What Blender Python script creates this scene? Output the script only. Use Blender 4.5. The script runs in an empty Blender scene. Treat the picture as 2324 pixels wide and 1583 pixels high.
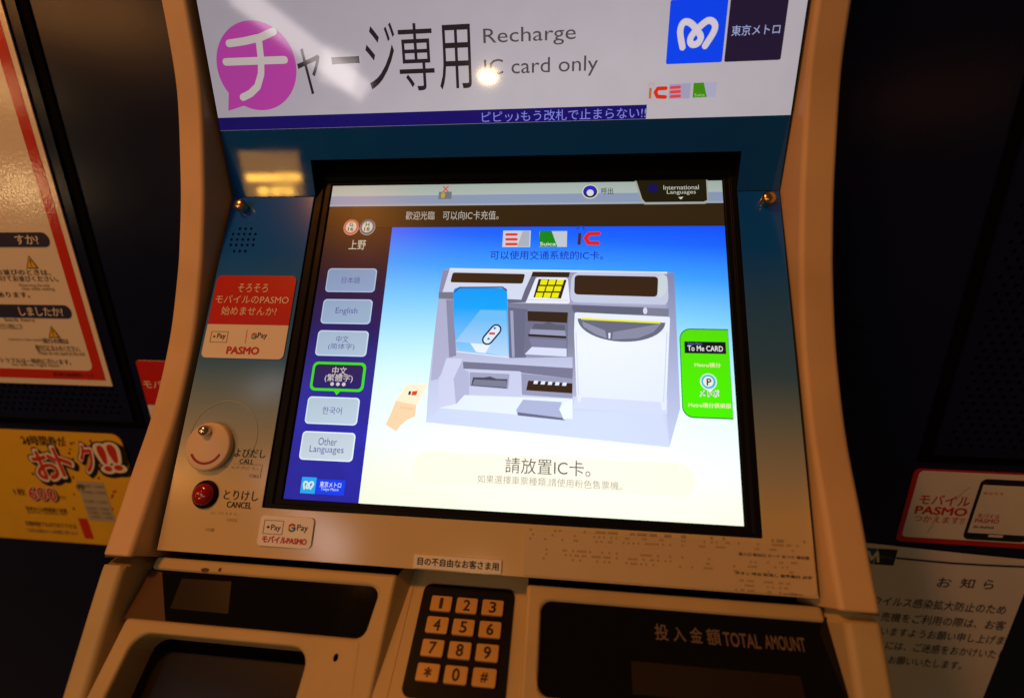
import bpy, bmesh, math, random
from mathutils import Vector, Matrix
random.seed(7)
C = bpy.context.scene.collection
S = bpy.context.scene

# ---------------------------------------------------------------- camera, world, lights, exposure
CAM = Vector((0.0458242, -0.3095605, 0.2323575))
RIGHT = Vector((0.9936001, 0.1121109, -0.0137826))
DOWN = Vector((0.0226285, -0.3171084, -0.9481193))
FWD = Vector((-0.1106650, 0.9417396, -0.3176159))
FPX, CX, CY = 1128.563, 1162.0, 791.5              # focal length and centre, for a picture 2324 px wide

cam_d = bpy.data.cameras.new('camera')
cam = bpy.data.objects.new('camera', cam_d); C.objects.link(cam)
m = Matrix((RIGHT, -DOWN, -FWD)).transposed().to_4x4(); m.translation = CAM
cam.matrix_world = m
cam_d.sensor_fit = 'HORIZONTAL'; cam_d.sensor_width = 36.0
cam_d.lens = FPX / 2324 * 36
cam_d.clip_start = 0.01; cam_d.clip_end = 60
cam_d.dof.use_dof = True; cam_d.dof.focus_distance = 0.42; cam_d.dof.aperture_fstop = 2.8
S.camera = cam

w = bpy.data.worlds.new('World'); S.world = w; w.use_nodes = True
bg = w.node_tree.nodes['Background']
bg.inputs[0].default_value = (1.0, 0.56, 0.25, 1); bg.inputs[1].default_value = 0.046

def area(name, pos, aim, sx, sy, radiance, col, roll=0.0, shape='RECTANGLE', spread=180):
    l = bpy.data.lights.new(name, 'AREA'); l.shape = shape; l.size = sx; l.size_y = sy
    k = math.pi / 4 if shape in ('DISK', 'ELLIPSE') else 1
    l.energy = radiance * math.pi * sx * sy * k; l.color = col; l.spread = math.radians(spread)
    o = bpy.data.objects.new(name, l); C.objects.link(o)
    q = (Vector(aim) - Vector(pos)).to_track_quat('-Z', 'Y')
    o.matrix_world = Matrix.Translation(pos) @ q.to_matrix().to_4x4() @ Matrix.Rotation(roll, 4, 'Z')
    return o

# warm ceiling lamp up on the left behind the photographer
area('ceiling_lamp', (-0.73, -0.44, 1.46), (-0.15, 0.05, 0.1), 0.16, 0.16, 150.0, (1.0, 0.315, 0.045), shape='DISK')
S.view_settings.view_transform = 'Standard'; S.view_settings.look = 'None'
S.view_settings.exposure = 0.0; S.view_settings.gamma = 1.0; S.view_settings.use_curve_mapping = False

# ---------------------------------------------------------------- planes and measuring
class Plane:
    """a flat face of the machine or the wall: u runs right, v runs up the face, N points at the viewer"""
    def __init__(s, O, tilt):
        t = math.radians(tilt); s.O = Vector(O)
        s.E = Vector((0, math.sin(t), math.cos(t))); s.N = Vector((0, -math.cos(t), math.sin(t)))
    def pt(s, u, v, off=0.0): return s.O + Vector((u, 0, 0)) + s.E * v + s.N * off
    def uv(s, x, y):
        d = RIGHT * ((x - CX) / FPX) + DOWN * ((y - CY) / FPX) + FWD
        p = CAM + d * ((s.O - CAM).dot(s.N) / d.dot(s.N)) - s.O
        return (p.x, p.dot(s.E))
TILT = 33.337
SP = Plane((0, 0, 0), TILT)                                   # touchscreen
CP = Plane(SP.N * 0.004, TILT)                                # console panel
HP = Plane((0, 0.14185, 0.22293), 0)                          # upright header
WP = Plane((0, 0.17, 0), 0)                                   # wall
FP = Plane((0, -0.032, -0.047), 57)                           # lower fascia
KP = Plane((0, -0.03, -0.0595), 67)                           # keypad bed
def view(x0, y0, k): return lambda x, y: ((x0 + x / k) / 1.101549, (y0 + y / k) / 1.101549)

# reflections seen in the glossy header: the lamps and lit signs that stand behind the photographer
def mirrored(name, plane, x, y, dist, w_px, h_px, radiance, col, roll=0.0, shape='RECTANGLE'):
    u, v = plane.uv(x, y); p = plane.pt(u, v); d = (p - CAM); l0 = d.length; d.normalize()
    r = d - plane.N * (2 * d.dot(plane.N)); k = (dist + l0) / FPX
    area(name, p + r * dist, p, w_px * k, h_px * k, radiance, col, roll, shape)
G = (1.0, 0.50, 0.06)
mirrored('shop_sign_glow', HP, 618, 396, 1.6, 104, 84, 5.0, (1.0, 0.42, 0.05))
mirrored('shop_sign_tube', HP, 622, 403, 1.59, 96, 14, 30, G)
for bx in (598, 628, 655): mirrored('shop_bulb', HP, bx, 434, 1.58, 19, 16, 40, G, shape='ELLIPSE')
mirrored('downlight', HP, 1108, 173, 2.0, 34, 21, 120, (1.0, 0.68, 0.34), shape='ELLIPSE')
mirrored('lit_board', HP, 692, 104, 1.7, 250, 40, 7, (1.0, 0.86, 0.84), roll=-0.62)
mirrored('lit_board_end', HP, 770, 158, 1.7, 62, 62, 5, (1.0, 0.88, 0.84), roll=-0.3)

mirrored('street_window', WP, 62, 425, 1.5, 36, 36, 22, (1.0, 0.66, 0.30))
mirrored('street_window_upper', WP, 45, 205, 1.5, 22, 26, 24, (1.0, 0.64, 0.26))
# a warm lit opening up on the left (its sheen lies on the painted wall) and a dim red one on the right
mirrored('passage_glow', WP, 205, 25, 1.9, 210, 60, 9.0, (1.0, 0.40, 0.10))
mirrored('far_red_glow', WP, 2120, 225, 1.9, 170, 45, .9, (1.0, 0.28, 0.10))
# pale board overhead, mirrored in the console left of the screen
mirrored('pale_board', CP, 612, 876, 1.5, 30, 70, 6.0, (0.80, 0.85, 1.0), roll=-0.5)

# ---------------------------------------------------------------- materials
def lin(c): return tuple(((x / 255) / 12.92 if x / 255 <= 0.04045 else ((x / 255 + 0.055) / 1.055) ** 2.4) for x in c)
_m = {}
def mat(name, col, rough=0.5, spec=0.5, metal=0.0, bump=None, var=None, rvar=None, coat=0.0):
    """bump=(scale,strength,distance) var=(scale,amount) rvar=(scale,amount)"""
    if name in _m: return _m[name]
    M = bpy.data.materials.new(name); M.use_nodes = True; nt = M.node_tree; b = nt.nodes['Principled BSDF']
    b.inputs['Base Color'].default_value = (*col, 1); b.inputs['Roughness'].default_value = rough
    b.inputs['Specular IOR Level'].default_value = spec; b.inputs['Metallic'].default_value = metal
    b.inputs['Coat Weight'].default_value = coat; b.inputs['Coat Roughness'].default_value = 0.05
    tc = nt.nodes.new('ShaderNodeTexCoord')
    def noise(scale, detail=5):
        n = nt.nodes.new('ShaderNodeTexNoise'); n.inputs['Scale'].default_value = scale; n.inputs['Detail'].default_value = detail
        nt.links.new(tc.outputs['Object'], n.inputs['Vector']); return n
    if var:
        n = noise(var[0]); r = nt.nodes.new('ShaderNodeMapRange')
        r.inputs['From Min'].default_value = 0.3; r.inputs['From Max'].default_value = 0.7
        r.inputs['To Min'].default_value = 1 - var[1]; r.inputs['To Max'].default_value = 1 + var[1] * 0.5
        mx = nt.nodes.new('ShaderNodeVectorMath'); mx.operation = 'SCALE'; mx.inputs[0].default_value = col
        nt.links.new(n.outputs['Fac'], r.inputs['Value']); nt.links.new(r.outputs[0], mx.inputs['Scale'])
        nt.links.new(mx.outputs[0], b.inputs['Base Color'])
    if rvar:
        n = noise(rvar[0]); r = nt.nodes.new('ShaderNodeMapRange')
        r.inputs['From Min'].default_value = 0.3; r.inputs['From Max'].default_value = 0.7
        r.inputs['To Min'].default_value = max(0.02, rough - rvar[1]); r.inputs['To Max'].default_value = rough + rvar[1]
        nt.links.new(n.outputs['Fac'], r.inputs['Value']); nt.links.new(r.outputs[0], b.inputs['Roughness'])
    if bump:
        n = noise(bump[0], 3); bp = nt.nodes.new('ShaderNodeBump'); bp.inputs['Strength'].default_value = bump[1]
        bp.inputs['Distance'].default_value = bump[2]
        nt.links.new(n.outputs['Fac'], bp.inputs['Height']); nt.links.new(bp.outputs[0], b.inputs['Normal'])
    _m[name] = M; return M
def ramp_nodes(nt, plane, stops, u_mix=None):
    """colour that is printed or displayed along the face's v direction"""
    g = nt.nodes.new('ShaderNodeNewGeometry'); s = nt.nodes.new('ShaderNodeVectorMath'); s.operation = 'SUBTRACT'
    s.inputs[1].default_value = plane.O
    d = nt.nodes.new('ShaderNodeVectorMath'); d.operation = 'DOT_PRODUCT'; d.inputs[1].default_value = plane.E
    nt.links.new(g.outputs['Position'], s.inputs[0]); nt.links.new(s.outputs[0], d.inputs[0])
    val = d.outputs['Value']
    if u_mix:                                                   # skews the bands: v + u * u_mix
        e = nt.nodes.new('ShaderNodeSeparateXYZ'); nt.links.new(g.outputs['Position'], e.inputs[0])
        a = nt.nodes.new('ShaderNodeMath'); a.operation = 'MULTIPLY_ADD'; a.inputs[1].default_value = u_mix
        nt.links.new(e.outputs['X'], a.inputs[0]); nt.links.new(val, a.inputs[2]); val = a.outputs[0]
    lo, hi = stops[0][0], stops[-1][0]
    r = nt.nodes.new('ShaderNodeMapRange'); r.inputs['From Min'].default_value = lo; r.inputs['From Max'].default_value = hi
    nt.links.new(val, r.inputs['Value'])
    cr = nt.nodes.new('ShaderNodeValToRGB'); el = cr.color_ramp.elements
    while len(el) < len(stops): el.new(0.5)
    for e, (p, c) in zip(el, stops): e.position = (p - lo) / (hi - lo); e.color = (*c, 1)
    nt.links.new(r.outputs[0], cr.inputs[0]); return cr.outputs[0]
def lcd(nt, b, k):
    """an LCD panel sends most of its light straight out of its face"""
    g = nt.nodes.new('ShaderNodeNewGeometry'); d = nt.nodes.new('ShaderNodeVectorMath'); d.operation = 'DOT_PRODUCT'
    nt.links.new(g.outputs['Normal'], d.inputs[0]); nt.links.new(g.outputs['Incoming'], d.inputs[1])
    a = nt.nodes.new('ShaderNodeMath'); a.operation = 'ABSOLUTE'; nt.links.new(d.outputs['Value'], a.inputs[0])
    p = nt.nodes.new('ShaderNodeMath'); p.operation = 'POWER'; p.inputs[1].default_value = 1.6; nt.links.new(a.outputs[0], p.inputs[0])
    m_ = nt.nodes.new('ShaderNodeMath'); m_.operation = 'MULTIPLY'; m_.inputs[1].default_value = k * 1.16; nt.links.new(p.outputs[0], m_.inputs[0])
    nt.links.new(m_.outputs[0], b.inputs['Emission Strength'])
SROUGH, SSPEC = 0.30, 0.12
def lit(col, k=1.0, name=None):
    """a pixel colour of a lit display (sRGB as it glows)"""
    key = ('lit', tuple(col), k, SROUGH)
    if key in _m: return _m[key]
    M = bpy.data.materials.new(name or 'lit_%02x%02x%02x' % tuple(int(c) for c in col)); M.use_nodes = True
    b = M.node_tree.nodes['Principled BSDF']; b.inputs['Base Color'].default_value = (0.004, 0.004, 0.004, 1)
    b.inputs['Roughness'].default_value = SROUGH; b.inputs['Specular IOR Level'].default_value = SSPEC
    b.inputs['Emission Color'].default_value = (*lin(col), 1); lcd(M.node_tree, b, k)
    _m[key] = M; return M
def lit_ramp(name, plane, stops, k=1.0, u_mix=None, mottled=0.0):
    M = bpy.data.materials.new(name); M.use_nodes = True; nt = M.node_tree; b = nt.nodes['Principled BSDF']
    b.inputs['Base Color'].default_value = (0.004, 0.004, 0.004, 1); b.inputs['Roughness'].default_value = SROUGH
    b.inputs['Specular IOR Level'].default_value = SSPEC
    out = ramp_nodes(nt, plane, [(p, lin(c)) for p, c in stops], u_mix)
    if mottled:
        tc = nt.nodes.new('ShaderNodeTexCoord'); n = nt.nodes.new('ShaderNodeTexNoise'); n.inputs['Scale'].default_value = 45
        nt.links.new(tc.outputs['Object'], n.inputs['Vector'])
        r = nt.nodes.new('ShaderNodeMapRange'); r.inputs['From Min'].default_value = .3; r.inputs['From Max'].default_value = .7
        r.inputs['To Min'].default_value = 1 - mottled; r.inputs['To Max'].default_value = 1 + mottled
        sc = nt.nodes.new('ShaderNodeVectorMath'); sc.operation = 'SCALE'
        nt.links.new(n.outputs['Fac'], r.inputs['Value']); nt.links.new(out, sc.inputs[0]); nt.links.new(r.outputs[0], sc.inputs['Scale'])
        out = sc.outputs[0]
    nt.links.new(out, b.inputs['Emission Color']); lcd(nt, b, k)
    return M

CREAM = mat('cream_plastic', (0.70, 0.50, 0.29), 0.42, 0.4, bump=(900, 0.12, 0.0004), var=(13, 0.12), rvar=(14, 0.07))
CREAMP = mat('cream_painted_steel', (0.72, 0.58, 0.38), 0.30, 0.45, bump=(1200, 0.06, 0.0003), var=(12, 0.05), rvar=(10, 0.06))
BLACK = mat('black_plastic', (0.007, 0.008, 0.011), 0.42, 0.07, rvar=(30, 0.08))
VOID = mat('shadow_black', (0.002, 0.002, 0.002), 0.9, 0.05)
CREAM_DIM = mat('cream_plastic_dimmed', (0.57, 0.455, 0.245), 0.45, 0.35, bump=(900, 0.10, 0.0004), var=(15, 0.14), rvar=(14, 0.07))  # same cream plastic, darkened to imitate weaker light on the lower unit
GLASS = mat('smoked_glass', (0.004, 0.004, 0.0045), 0.05, 0.3, rvar=(20, 0.03))
NAVY = mat('navy_painted_steel', (0.0040, 0.0080, 0.0450), 0.20, 0.22, bump=(700, 0.05, 0.0004), var=(8, 0.2), rvar=(6, 0.03))
BAND = mat('blue_acrylic', (0.002, 0.095, 0.50), 0.045, 0.5, var=(6, 0.05), rvar=(25, 0.03))
PAPER = mat('white_paper', (0.86, 0.83, 0.77), 0.55, 0.3, var=(20, 0.03))
FILM = mat('white_vinyl', (0.86, 0.83, 0.77), 0.30, 0.45, var=(40, 0.02))
INK = mat('black_ink', (0.012, 0.011, 0.012), 0.5, 0.3)
GREYINK = mat('grey_ink', (0.20, 0.18, 0.15), 0.5, 0.3)
FAINT = mat('faint_print', (0.46, 0.37, 0.24), 0.5, 0.3)
REDV = mat('red_vinyl', (0.56, 0.014, 0.012), 0.30, 0.45, var=(30, 0.05))
REDI = mat('red_ink', (0.56, 0.03, 0.025), 0.5, 0.3)
NAVYI = mat('navy_ink', (0.02, 0.02, 0.09), 0.5, 0.3)
YELP = mat('yellow_paper', (0.80, 0.50, 0.03), 0.5, 0.3, var=(25, 0.05))
BRASS = mat('brass', (0.78, 0.52, 0.28), 0.22, 0.5, metal=1.0)
STEEL = mat('nickel', (0.70, 0.62, 0.52), 0.2, 0.5, metal=1.0)
GREENI = mat('green_ink', (0.05, 0.35, 0.08), 0.4, 0.3)
BLUEI = mat('blue_ink', (0.03, 0.12, 0.6), 0.4, 0.3)
YELI = mat('yellow_ink', (0.8, 0.5, 0.02), 0.4, 0.3)
KEYC = mat('amber_key_plastic', (0.62, 0.36, 0.10), 0.35, 0.45, var=(60, 0.06))

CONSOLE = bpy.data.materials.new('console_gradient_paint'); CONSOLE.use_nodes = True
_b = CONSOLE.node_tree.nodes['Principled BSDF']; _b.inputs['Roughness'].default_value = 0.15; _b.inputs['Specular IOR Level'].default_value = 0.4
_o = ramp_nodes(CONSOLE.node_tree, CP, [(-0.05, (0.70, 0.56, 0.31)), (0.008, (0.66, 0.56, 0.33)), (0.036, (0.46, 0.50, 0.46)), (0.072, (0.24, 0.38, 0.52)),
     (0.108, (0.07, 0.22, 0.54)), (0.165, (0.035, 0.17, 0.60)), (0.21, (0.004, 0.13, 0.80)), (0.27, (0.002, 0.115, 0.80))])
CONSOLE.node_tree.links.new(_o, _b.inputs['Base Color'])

# ---------------------------------------------------------------- mesh builder
class MB:
    def __init__(s): s.v = []; s.f = []; s.mi = []; s.mats = []
    def _m(s, m):
        if m not in s.mats: s.mats.append(m)
        return s.mats.index(m)
    def raw(s, verts, faces, m):
        k = len(s.v); s.v += [Vector(p) for p in verts]; i = s._m(m)
        for f in faces: s.f.append([k + a for a in f]); s.mi.append(i)
        return s
    def poly(s, P, pts, m, off=0.0): return s.raw([P.pt(u, v, off) for u, v in pts], [list(range(len(pts)))], m)
    def px(s, P, pts, m, off=0.0): return s.poly(P, [P.uv(x, y) for x, y in pts], m, off)
    def slab(s, P, loop, m, off, thick, side=None):
        n = len(loop); vs = [P.pt(u, v, off) for u, v in loop] + [P.pt(u, v, off - thick) for u, v in loop]
        s.raw(vs, [list(range(n))], m); s.raw(vs, [[i, i + n, (i + 1) % n + n, (i + 1) % n] for i in range(n)] + [list(range(2 * n - 1, n - 1, -1))], side or m)
        return s
    def plate(s, P, outer, holes, m, off, thick, side=None, depth=None):
        """flat plate with holes through it; its side walls run back by thick"""
        bm = bmesh.new(); loops = []
        for lp in [outer] + holes:
            vs = [bm.verts.new((u, v, 0)) for u, v in lp]; loops.append(vs)
            for i in range(len(vs)): bm.edges.new((vs[i], vs[(i + 1) % len(vs)]))
        bmesh.ops.triangle_fill(bm, use_beauty=True, use_dissolve=False, edges=bm.edges[:], normal=(0, 0, 1))
        bm.verts.index_update()
        s.raw([P.pt(v.co.x, v.co.y, off) for v in bm.verts], [[v.index for v in f.verts] for f in bm.faces], m); bm.free()
        for k, lp in enumerate([outer] + holes):
            n = len(lp); t = thick if k == 0 or depth is None else depth
            s.raw([P.pt(u, v, off) for u, v in lp] + [P.pt(u, v, off - t) for u, v in lp],
                  [[i, i + n, (i + 1) % n + n, (i + 1) % n] for i in range(n)], side or m)
        return s
    def stroke(s, P, pts, wd, m, off=0.0, close=False):
        """a line of even width with round ends, in the face"""
        n = len(pts); segs = range(n if close else n - 1)
        for i in segs:
            a = Vector(pts[i]); b = Vector(pts[(i + 1) % n]); d = (b - a)
            if d.length < 1e-7: continue
            d.normalize(); q = Vector((-d.y, d.x)) * wd / 2
            s.poly(P, [tuple(a + q), tuple(a - q), tuple(b - q), tuple(b + q)], m, off + 2e-6 * (i % 3))
        for i, p in enumerate(pts): s.poly(P, circ(p[0], p[1], wd / 2, wd / 2, 10), m, off + 7e-6 + 2e-6 * (i % 2))
        return s
    def text(s, P, body, u0, u1, vmid, h, m, off=0.0, bold=0.0, shear=0.0, rot=0.0):
        """lettering that fills u0..u1, centred on vmid, h tall"""
        c = bpy.data.curves.new('lettering', 'FONT'); c.body = body; c.resolution_u = 3
        o = bpy.data.objects.new('lettering', c); me = bpy.data.meshes.new_from_object(o)
        bpy.data.objects.remove(o); bpy.data.curves.remove(c)
        if not me.vertices: return s
        xs = [v.co.x for v in me.vertices]; ys = [v.co.y for v in me.vertices]
        x0, x1, y0, y1 = min(xs), max(xs), min(ys), max(ys); sx = (u1 - u0) / max(1e-6, x1 - x0); sy = h / max(1e-6, y1 - y0)
        uc = (u0 + u1) / 2; ca, sa = math.cos(rot), math.sin(rot); vs = []
        for v in me.vertices:
            du = (v.co.x - x0) * sx - (u1 - u0) / 2; dv = (v.co.y - (y0 + y1) / 2) * sy; du += shear * dv
            vs.append(P.pt(uc + du * ca - dv * sa, vmid + du * sa + dv * ca, off))
        fs = [list(p.vertices) for p in me.polygons]; bpy.data.meshes.remove(me); s.raw(vs, fs, m)
        if bold > 0:                                            # heavier strokes: the outline repeated round a small circle
            n = 6 if bold < .05 else 14; r = bold * .5 if bold < .05 else bold * .62
            for k in range(n):
                a = 2 * math.pi * k / n; w_ = Vector((math.cos(a) * r * sx, 0, 0)) + P.E * (math.sin(a) * r * sy) + P.N * (2e-6 * (k + 1))
                s.raw([p + w_ for p in vs], fs, m)
        return s
    def tpx(s, P, body, a, b, hpx, m, off=0.0, bold=0.0, **k):
        """lettering measured in the photo: middle of its left end, middle of its right end, height"""
        ua, va = P.uv(*a); ub, vb = P.uv(*b); mx, my = (a[0] + b[0]) / 2, (a[1] + b[1]) / 2
        h = P.uv(mx, my - hpx / 2)[1] - P.uv(mx, my + hpx / 2)[1]
        return s.text(P, body, ua, ub, (va + vb) / 2, h, m, off, bold, **k)
    def build(s, name, parent=None, bevel=None, smooth=False, **props):
        c = Vector(((min(v.x for v in s.v) + max(v.x for v in s.v)) / 2, (min(v.y for v in s.v) + max(v.y for v in s.v)) / 2, (min(v.z for v in s.v) + max(v.z for v in s.v)) / 2))
        me = bpy.data.meshes.new(name); me.from_pydata([v - c for v in s.v], [], s.f)
        for mm in s.mats: me.materials.append(mm)
        me.polygons.foreach_set('material_index', s.mi)
        if smooth: me.polygons.foreach_set('use_smooth', [True] * len(me.polygons))
        me.update()
        o = bpy.data.objects.new(name, me); C.objects.link(o); base = Vector((0, 0, 0)); p = parent
        while p: base += p.location; p = p.parent
        o.location = c - base
        if parent: o.parent = parent
        if bevel or smooth:
            bm = bmesh.new(); bm.from_mesh(me); bmesh.ops.remove_doubles(bm, verts=bm.verts[:], dist=1e-6)
            bmesh.ops.recalc_face_normals(bm, faces=bm.faces[:]); bm.to_mesh(me); bm.free()
        if bevel:
            b = o.modifiers.new('bevel', 'BEVEL'); b.width = bevel; b.segments = 3; b.limit_method = 'ANGLE'; b.angle_limit = math.radians(40); b.use_clamp_overlap = True
        for k, v in props.items(): o[k] = v
        return o
def circ(u, v, ru, rv, n=28, a0=0.0, a1=2 * math.pi):
    full = abs(a1 - a0 - 2 * math.pi) < 1e-6
    return [(u + ru * math.cos(a0 + (a1 - a0) * i / (n if full else n - 1)), v + rv * math.sin(a0 + (a1 - a0) * i / (n if full else n - 1))) for i in range(n)]
def rr(u0, v0, u1, v1, r, n=6, only='abcd'):
    """rounded rectangle, corners a lower left, b lower right, c upper right, d upper left"""
    out = []
    for key, cu, cv, a in (('a', u0 + r, v0 + r, math.pi), ('b', u1 - r, v0 + r, 1.5 * math.pi), ('c', u1 - r, v1 - r, 0), ('d', u0 + r, v1 - r, .5 * math.pi)):
        if key in only and r > 0: out += [(cu + r * math.cos(a + i * math.pi / 2 / n), cv + r * math.sin(a + i * math.pi / 2 / n)) for i in range(n + 1)]
        else: out.append({'a': (u0, v0), 'b': (u1, v0), 'c': (u1, v1), 'd': (u0, v1)}[key])
    return out
def box_of(P, tl, br):
    a, b = P.uv(*tl), P.uv(*br); return (min(a[0], b[0]), min(a[1], b[1]), max(a[0], b[0]), max(a[1], b[1]))
def quad_of(P, tl, tr, br, bl):
    """axis-aligned rectangle of the face best through four measured corners"""
    q = [P.uv(*p) for p in (tl, tr, br, bl)]
    return ((q[0][0] + q[3][0]) / 2, (q[2][1] + q[3][1]) / 2, (q[1][0] + q[2][0]) / 2, (q[0][1] + q[1][1]) / 2)
def empty(name, loc, **props):
    o = bpy.data.objects.new(name, None); C.objects.link(o); o.location = loc; o.empty_display_size = 0.05
    for k, v in props.items(): o[k] = v
    return o
def lathe(mb, P, u, v, prof, m, n=28):
    """prof: (radius, off) from the rim inwards; turned about the face's normal"""
    vs = []; fs = []
    for r, o in prof: vs += [P.pt(u + r * math.cos(2 * math.pi * i / n), v + r * math.sin(2 * math.pi * i / n), o) for i in range(n)]
    for k in range(len(prof) - 1): fs += [[k * n + i, k * n + (i + 1) % n, (k + 1) * n + (i + 1) % n, (k + 1) * n + i] for i in range(n)]
    fs.append([(len(prof) - 1) * n + i for i in range(n)]); mb.raw(vs, fs, m); return mb

# ---------------------------------------------------------------- the wall and its perforated panels
def wall_box(mb, x0, x1, z0, z1, y0, y1, m):
    v = [(x0, y0, z0), (x1, y0, z0), (x1, y0, z1), (x0, y0, z1), (x0, y1, z0), (x1, y1, z0), (x1, y1, z1), (x0, y1, z1)]
    return mb.raw(v, [[0, 1, 2, 3], [5, 4, 7, 6], [4, 0, 3, 7], [1, 5, 6, 2], [3, 2, 6, 7], [4, 5, 1, 0]], m)
wall = MB(); wall_box(wall, -2.6, 2.6, -1.25, 1.6, 0.17, 0.25, NAVY)
wall.build('wall', kind='structure')

def perforated(u0, u1, v0, v1, seal_side, label):
    root = empty('perforated_panel', WP.pt((u0 + u1) / 2, v0), label=label, category='wall panel', group='perforated panels in the wall')
    g = 0.0095
    b = MB(); b.slab(WP, [(u0 - g, v0 - g), (u1 + g, v0 - g), (u1 + g, v1 + g), (u0 - g, v1 + g)], VOID, 0.0016, 0.0012); b.build('seal', root)
    px_, py_, R = 0.0094, 0.0075, 0.00205; mg = 0.008
    sh = MB(); T = 0.0045
    a0, b0, a1, b1 = u0 + mg, v0 + mg, u1 - mg, v1 - mg
    nx = int((a1 - a0) / px_); ny = int((b1 - b0) / py_); a1 = a0 + nx * px_ + px_ / 2; b1 = b0 + ny * py_
    for j in range(ny):
        sft = (px_ / 2) * (j % 2)
        if sft: sh.poly(WP, [(a0, b0 + j * py_), (a0 + sft, b0 + j * py_), (a0 + sft, b0 + (j + 1) * py_), (a0, b0 + (j + 1) * py_)], NAVY, T)
        else: sh.poly(WP, [(a1 - px_ / 2, b0 + j * py_), (a1, b0 + j * py_), (a1, b0 + (j + 1) * py_), (a1 - px_ / 2, b0 + (j + 1) * py_)], NAVY, T)
        for i in range(nx):
            cx = a0 + sft + (i + .5) * px_; cy = b0 + (j + .5) * py_; hx, hy = px_ / 2, py_ / 2
            o = [(cx + hx, cy), (cx + hx, cy + hy), (cx, cy + hy), (cx - hx, cy + hy), (cx - hx, cy), (cx - hx, cy - hy), (cx, cy - hy), (cx + hx, cy - hy)]
            h = circ(cx, cy, R, R, 8); n = 8
            vs = [WP.pt(*p, T) for p in o] + [WP.pt(*p, T) for p in h] + [WP.pt(*p, T - 0.0022) for p in h]
            sh.raw(vs, [[k, (k + 1) % n, n + (k + 1) % n, n + k] for k in range(n)] + [[n + k, n + (k + 1) % n, 2 * n + (k + 1) % n, 2 * n + k] for k in range(n)], NAVY)
    for q in ([(u0, v0), (u1, v0), (u1, b0), (u0, b0)], [(u0, b1), (u1, b1), (u1, v1), (u0, v1)], [(u0, b0), (a0, b0), (a0, b1), (u0, b1)], [(a1, b0), (u1, b0), (u1, b1), (a1, b1)]):
        sh.poly(WP, q, NAVY, T)
    o = [(u0, v0), (u1, v0), (u1, v1), (u0, v1)]
    sh.raw([WP.pt(*p, T) for p in o] + [WP.pt(*p, 0.0018) for p in o], [[k, k + 4, (k + 1) % 4 + 4, (k + 1) % 4] for k in range(4)], NAVY)
    sh.build('perforated_sheet', root)
    return root
perforated(-0.80, -0.4605, -0.030, 0.56, 1, 'dark perforated panel behind the red bordered poster')
perforated(0.4065, 0.70, -0.0285, 0.56, -1, 'dark perforated panel with rows of round holes, uncovered, above the red bordered sticker')

# ---------------------------------------------------------------- papers on the wall
W5 = view(40, 400, 5.2775); W6 = view(40, 640, 4.398); W7 = view(40, 1040, 4.655); W8 = view(2140, 1140, 5.2775); D_ = view(0, 560, 2.5822); I_ = view(1660, 1131, 2.5822)
def sheet(name, loop, m, off, thick, label, cat, **kw):
    root = empty(name, WP.pt(sum(p[0] for p in loop) / len(loop), min(p[1] for p in loop), off), label=label, category=cat, **kw)
    b = MB(); b.slab(WP, loop, m, off, thick); b.build('paper_sheet', root); return root
# laminated poster with the red border, left (only its right-hand strip shows)
pr, pb = -0.4725, 0.0165                                         # right edge, lower edge
FILMW = mat('laminated_paper', (0.80, 0.76, 0.70), 0.13, 0.5, bump=(320, 0.07, 0.002))
REDW = mat('laminated_red', (0.56, 0.03, 0.015), 0.13, 0.5, bump=(320, 0.07, 0.002))
poster = empty('poster', WP.pt(-0.6, pb, 0.006), label='laminated poster with a red border and navy heading bars, left of the machine', category='poster')
b = MB(); b.slab(WP, [(-0.76, pb), (pr, pb), (pr, 0.48), (-0.76, 0.48)], FILMW, 0.0065, 0.0012); b.build('paper_sheet', poster)
b = MB(); b.plate(WP, [(-0.75, pb + 0.0072), (pr - 0.0062, pb + 0.0072), (pr - 0.0062, 0.472), (-0.75, 0.472)],
     [rr(-0.742, pb + 0.0185, pr - 0.0182, 0.456, 0.008)], REDW, 0.0068, 0.0002); b.build('red_border', poster)
z = 0.0070
b = MB()
for (yl, yr_, body, xr) in ((D_(350, 100), D_(358, 96), 'すか?', D_(290, 96)), (D_(490, 560), D_(497, 557), 'しましたか?', D_(445, 558))):
    u1, vm = WP.uv(*yr_); b.poly(WP, rr(-0.72, vm - 0.0076, u1, vm + 0.0076, 0.0074, 8, 'bc'), NAVYI, z)
    ur, _ = WP.uv(*xr); b.text(WP, body, ur - 0.0090 * len(body), ur, vm, 0.0098, FILMW, z + .0002, 0.025)
b.build('heading_bar', poster)
for cx, cy in (D_(240, 240), D_(380, 685)):
    b = MB()
    u, v = WP.uv(cx, cy); b.poly(WP, [(u - .0072, v - .0065), (u + .0072, v - .0065), (u, v + .0072)], INK, z)
    b.poly(WP, [(u - .0056, v - .0056), (u + .0056, v - .0056), (u, v + .0054)], YELI, z + .0001)
    b.poly(WP, [(u - .0006, v - .0015), (u + .0006, v - .0015), (u + .0008, v + .0026), (u - .0008, v + .0026)], INK, z + .0002)
    b.poly(WP, circ(u, v - .0034, .0008, .0008, 10), INK, z + .0002)
    b.build('warning_triangle', poster)
b = MB()
def pl(body, left, right, hpx, m, bold=0.0): b.tpx(WP, body, left, right, hpx, m, z, bold)
pl('お並びのときは、', (6, 506 + 108), D_(365, 305), 13, INK, .012)
pl('通路をあけてお並びください。', (-40, 626), D_(415, 352), 13, INK, .012)
pl('Please keep the aisle', D_(165, 385), D_(360, 392), 9, GREYINK)
pl('clear while waiting', D_(180, 410), D_(390, 412), 9, GREYINK)
pl('あります。', (10, 664), D_(232, 450), 12, INK, .012)
pl('back here', (25, 720), D_(265, 610), 8, GREYINK)
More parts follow.
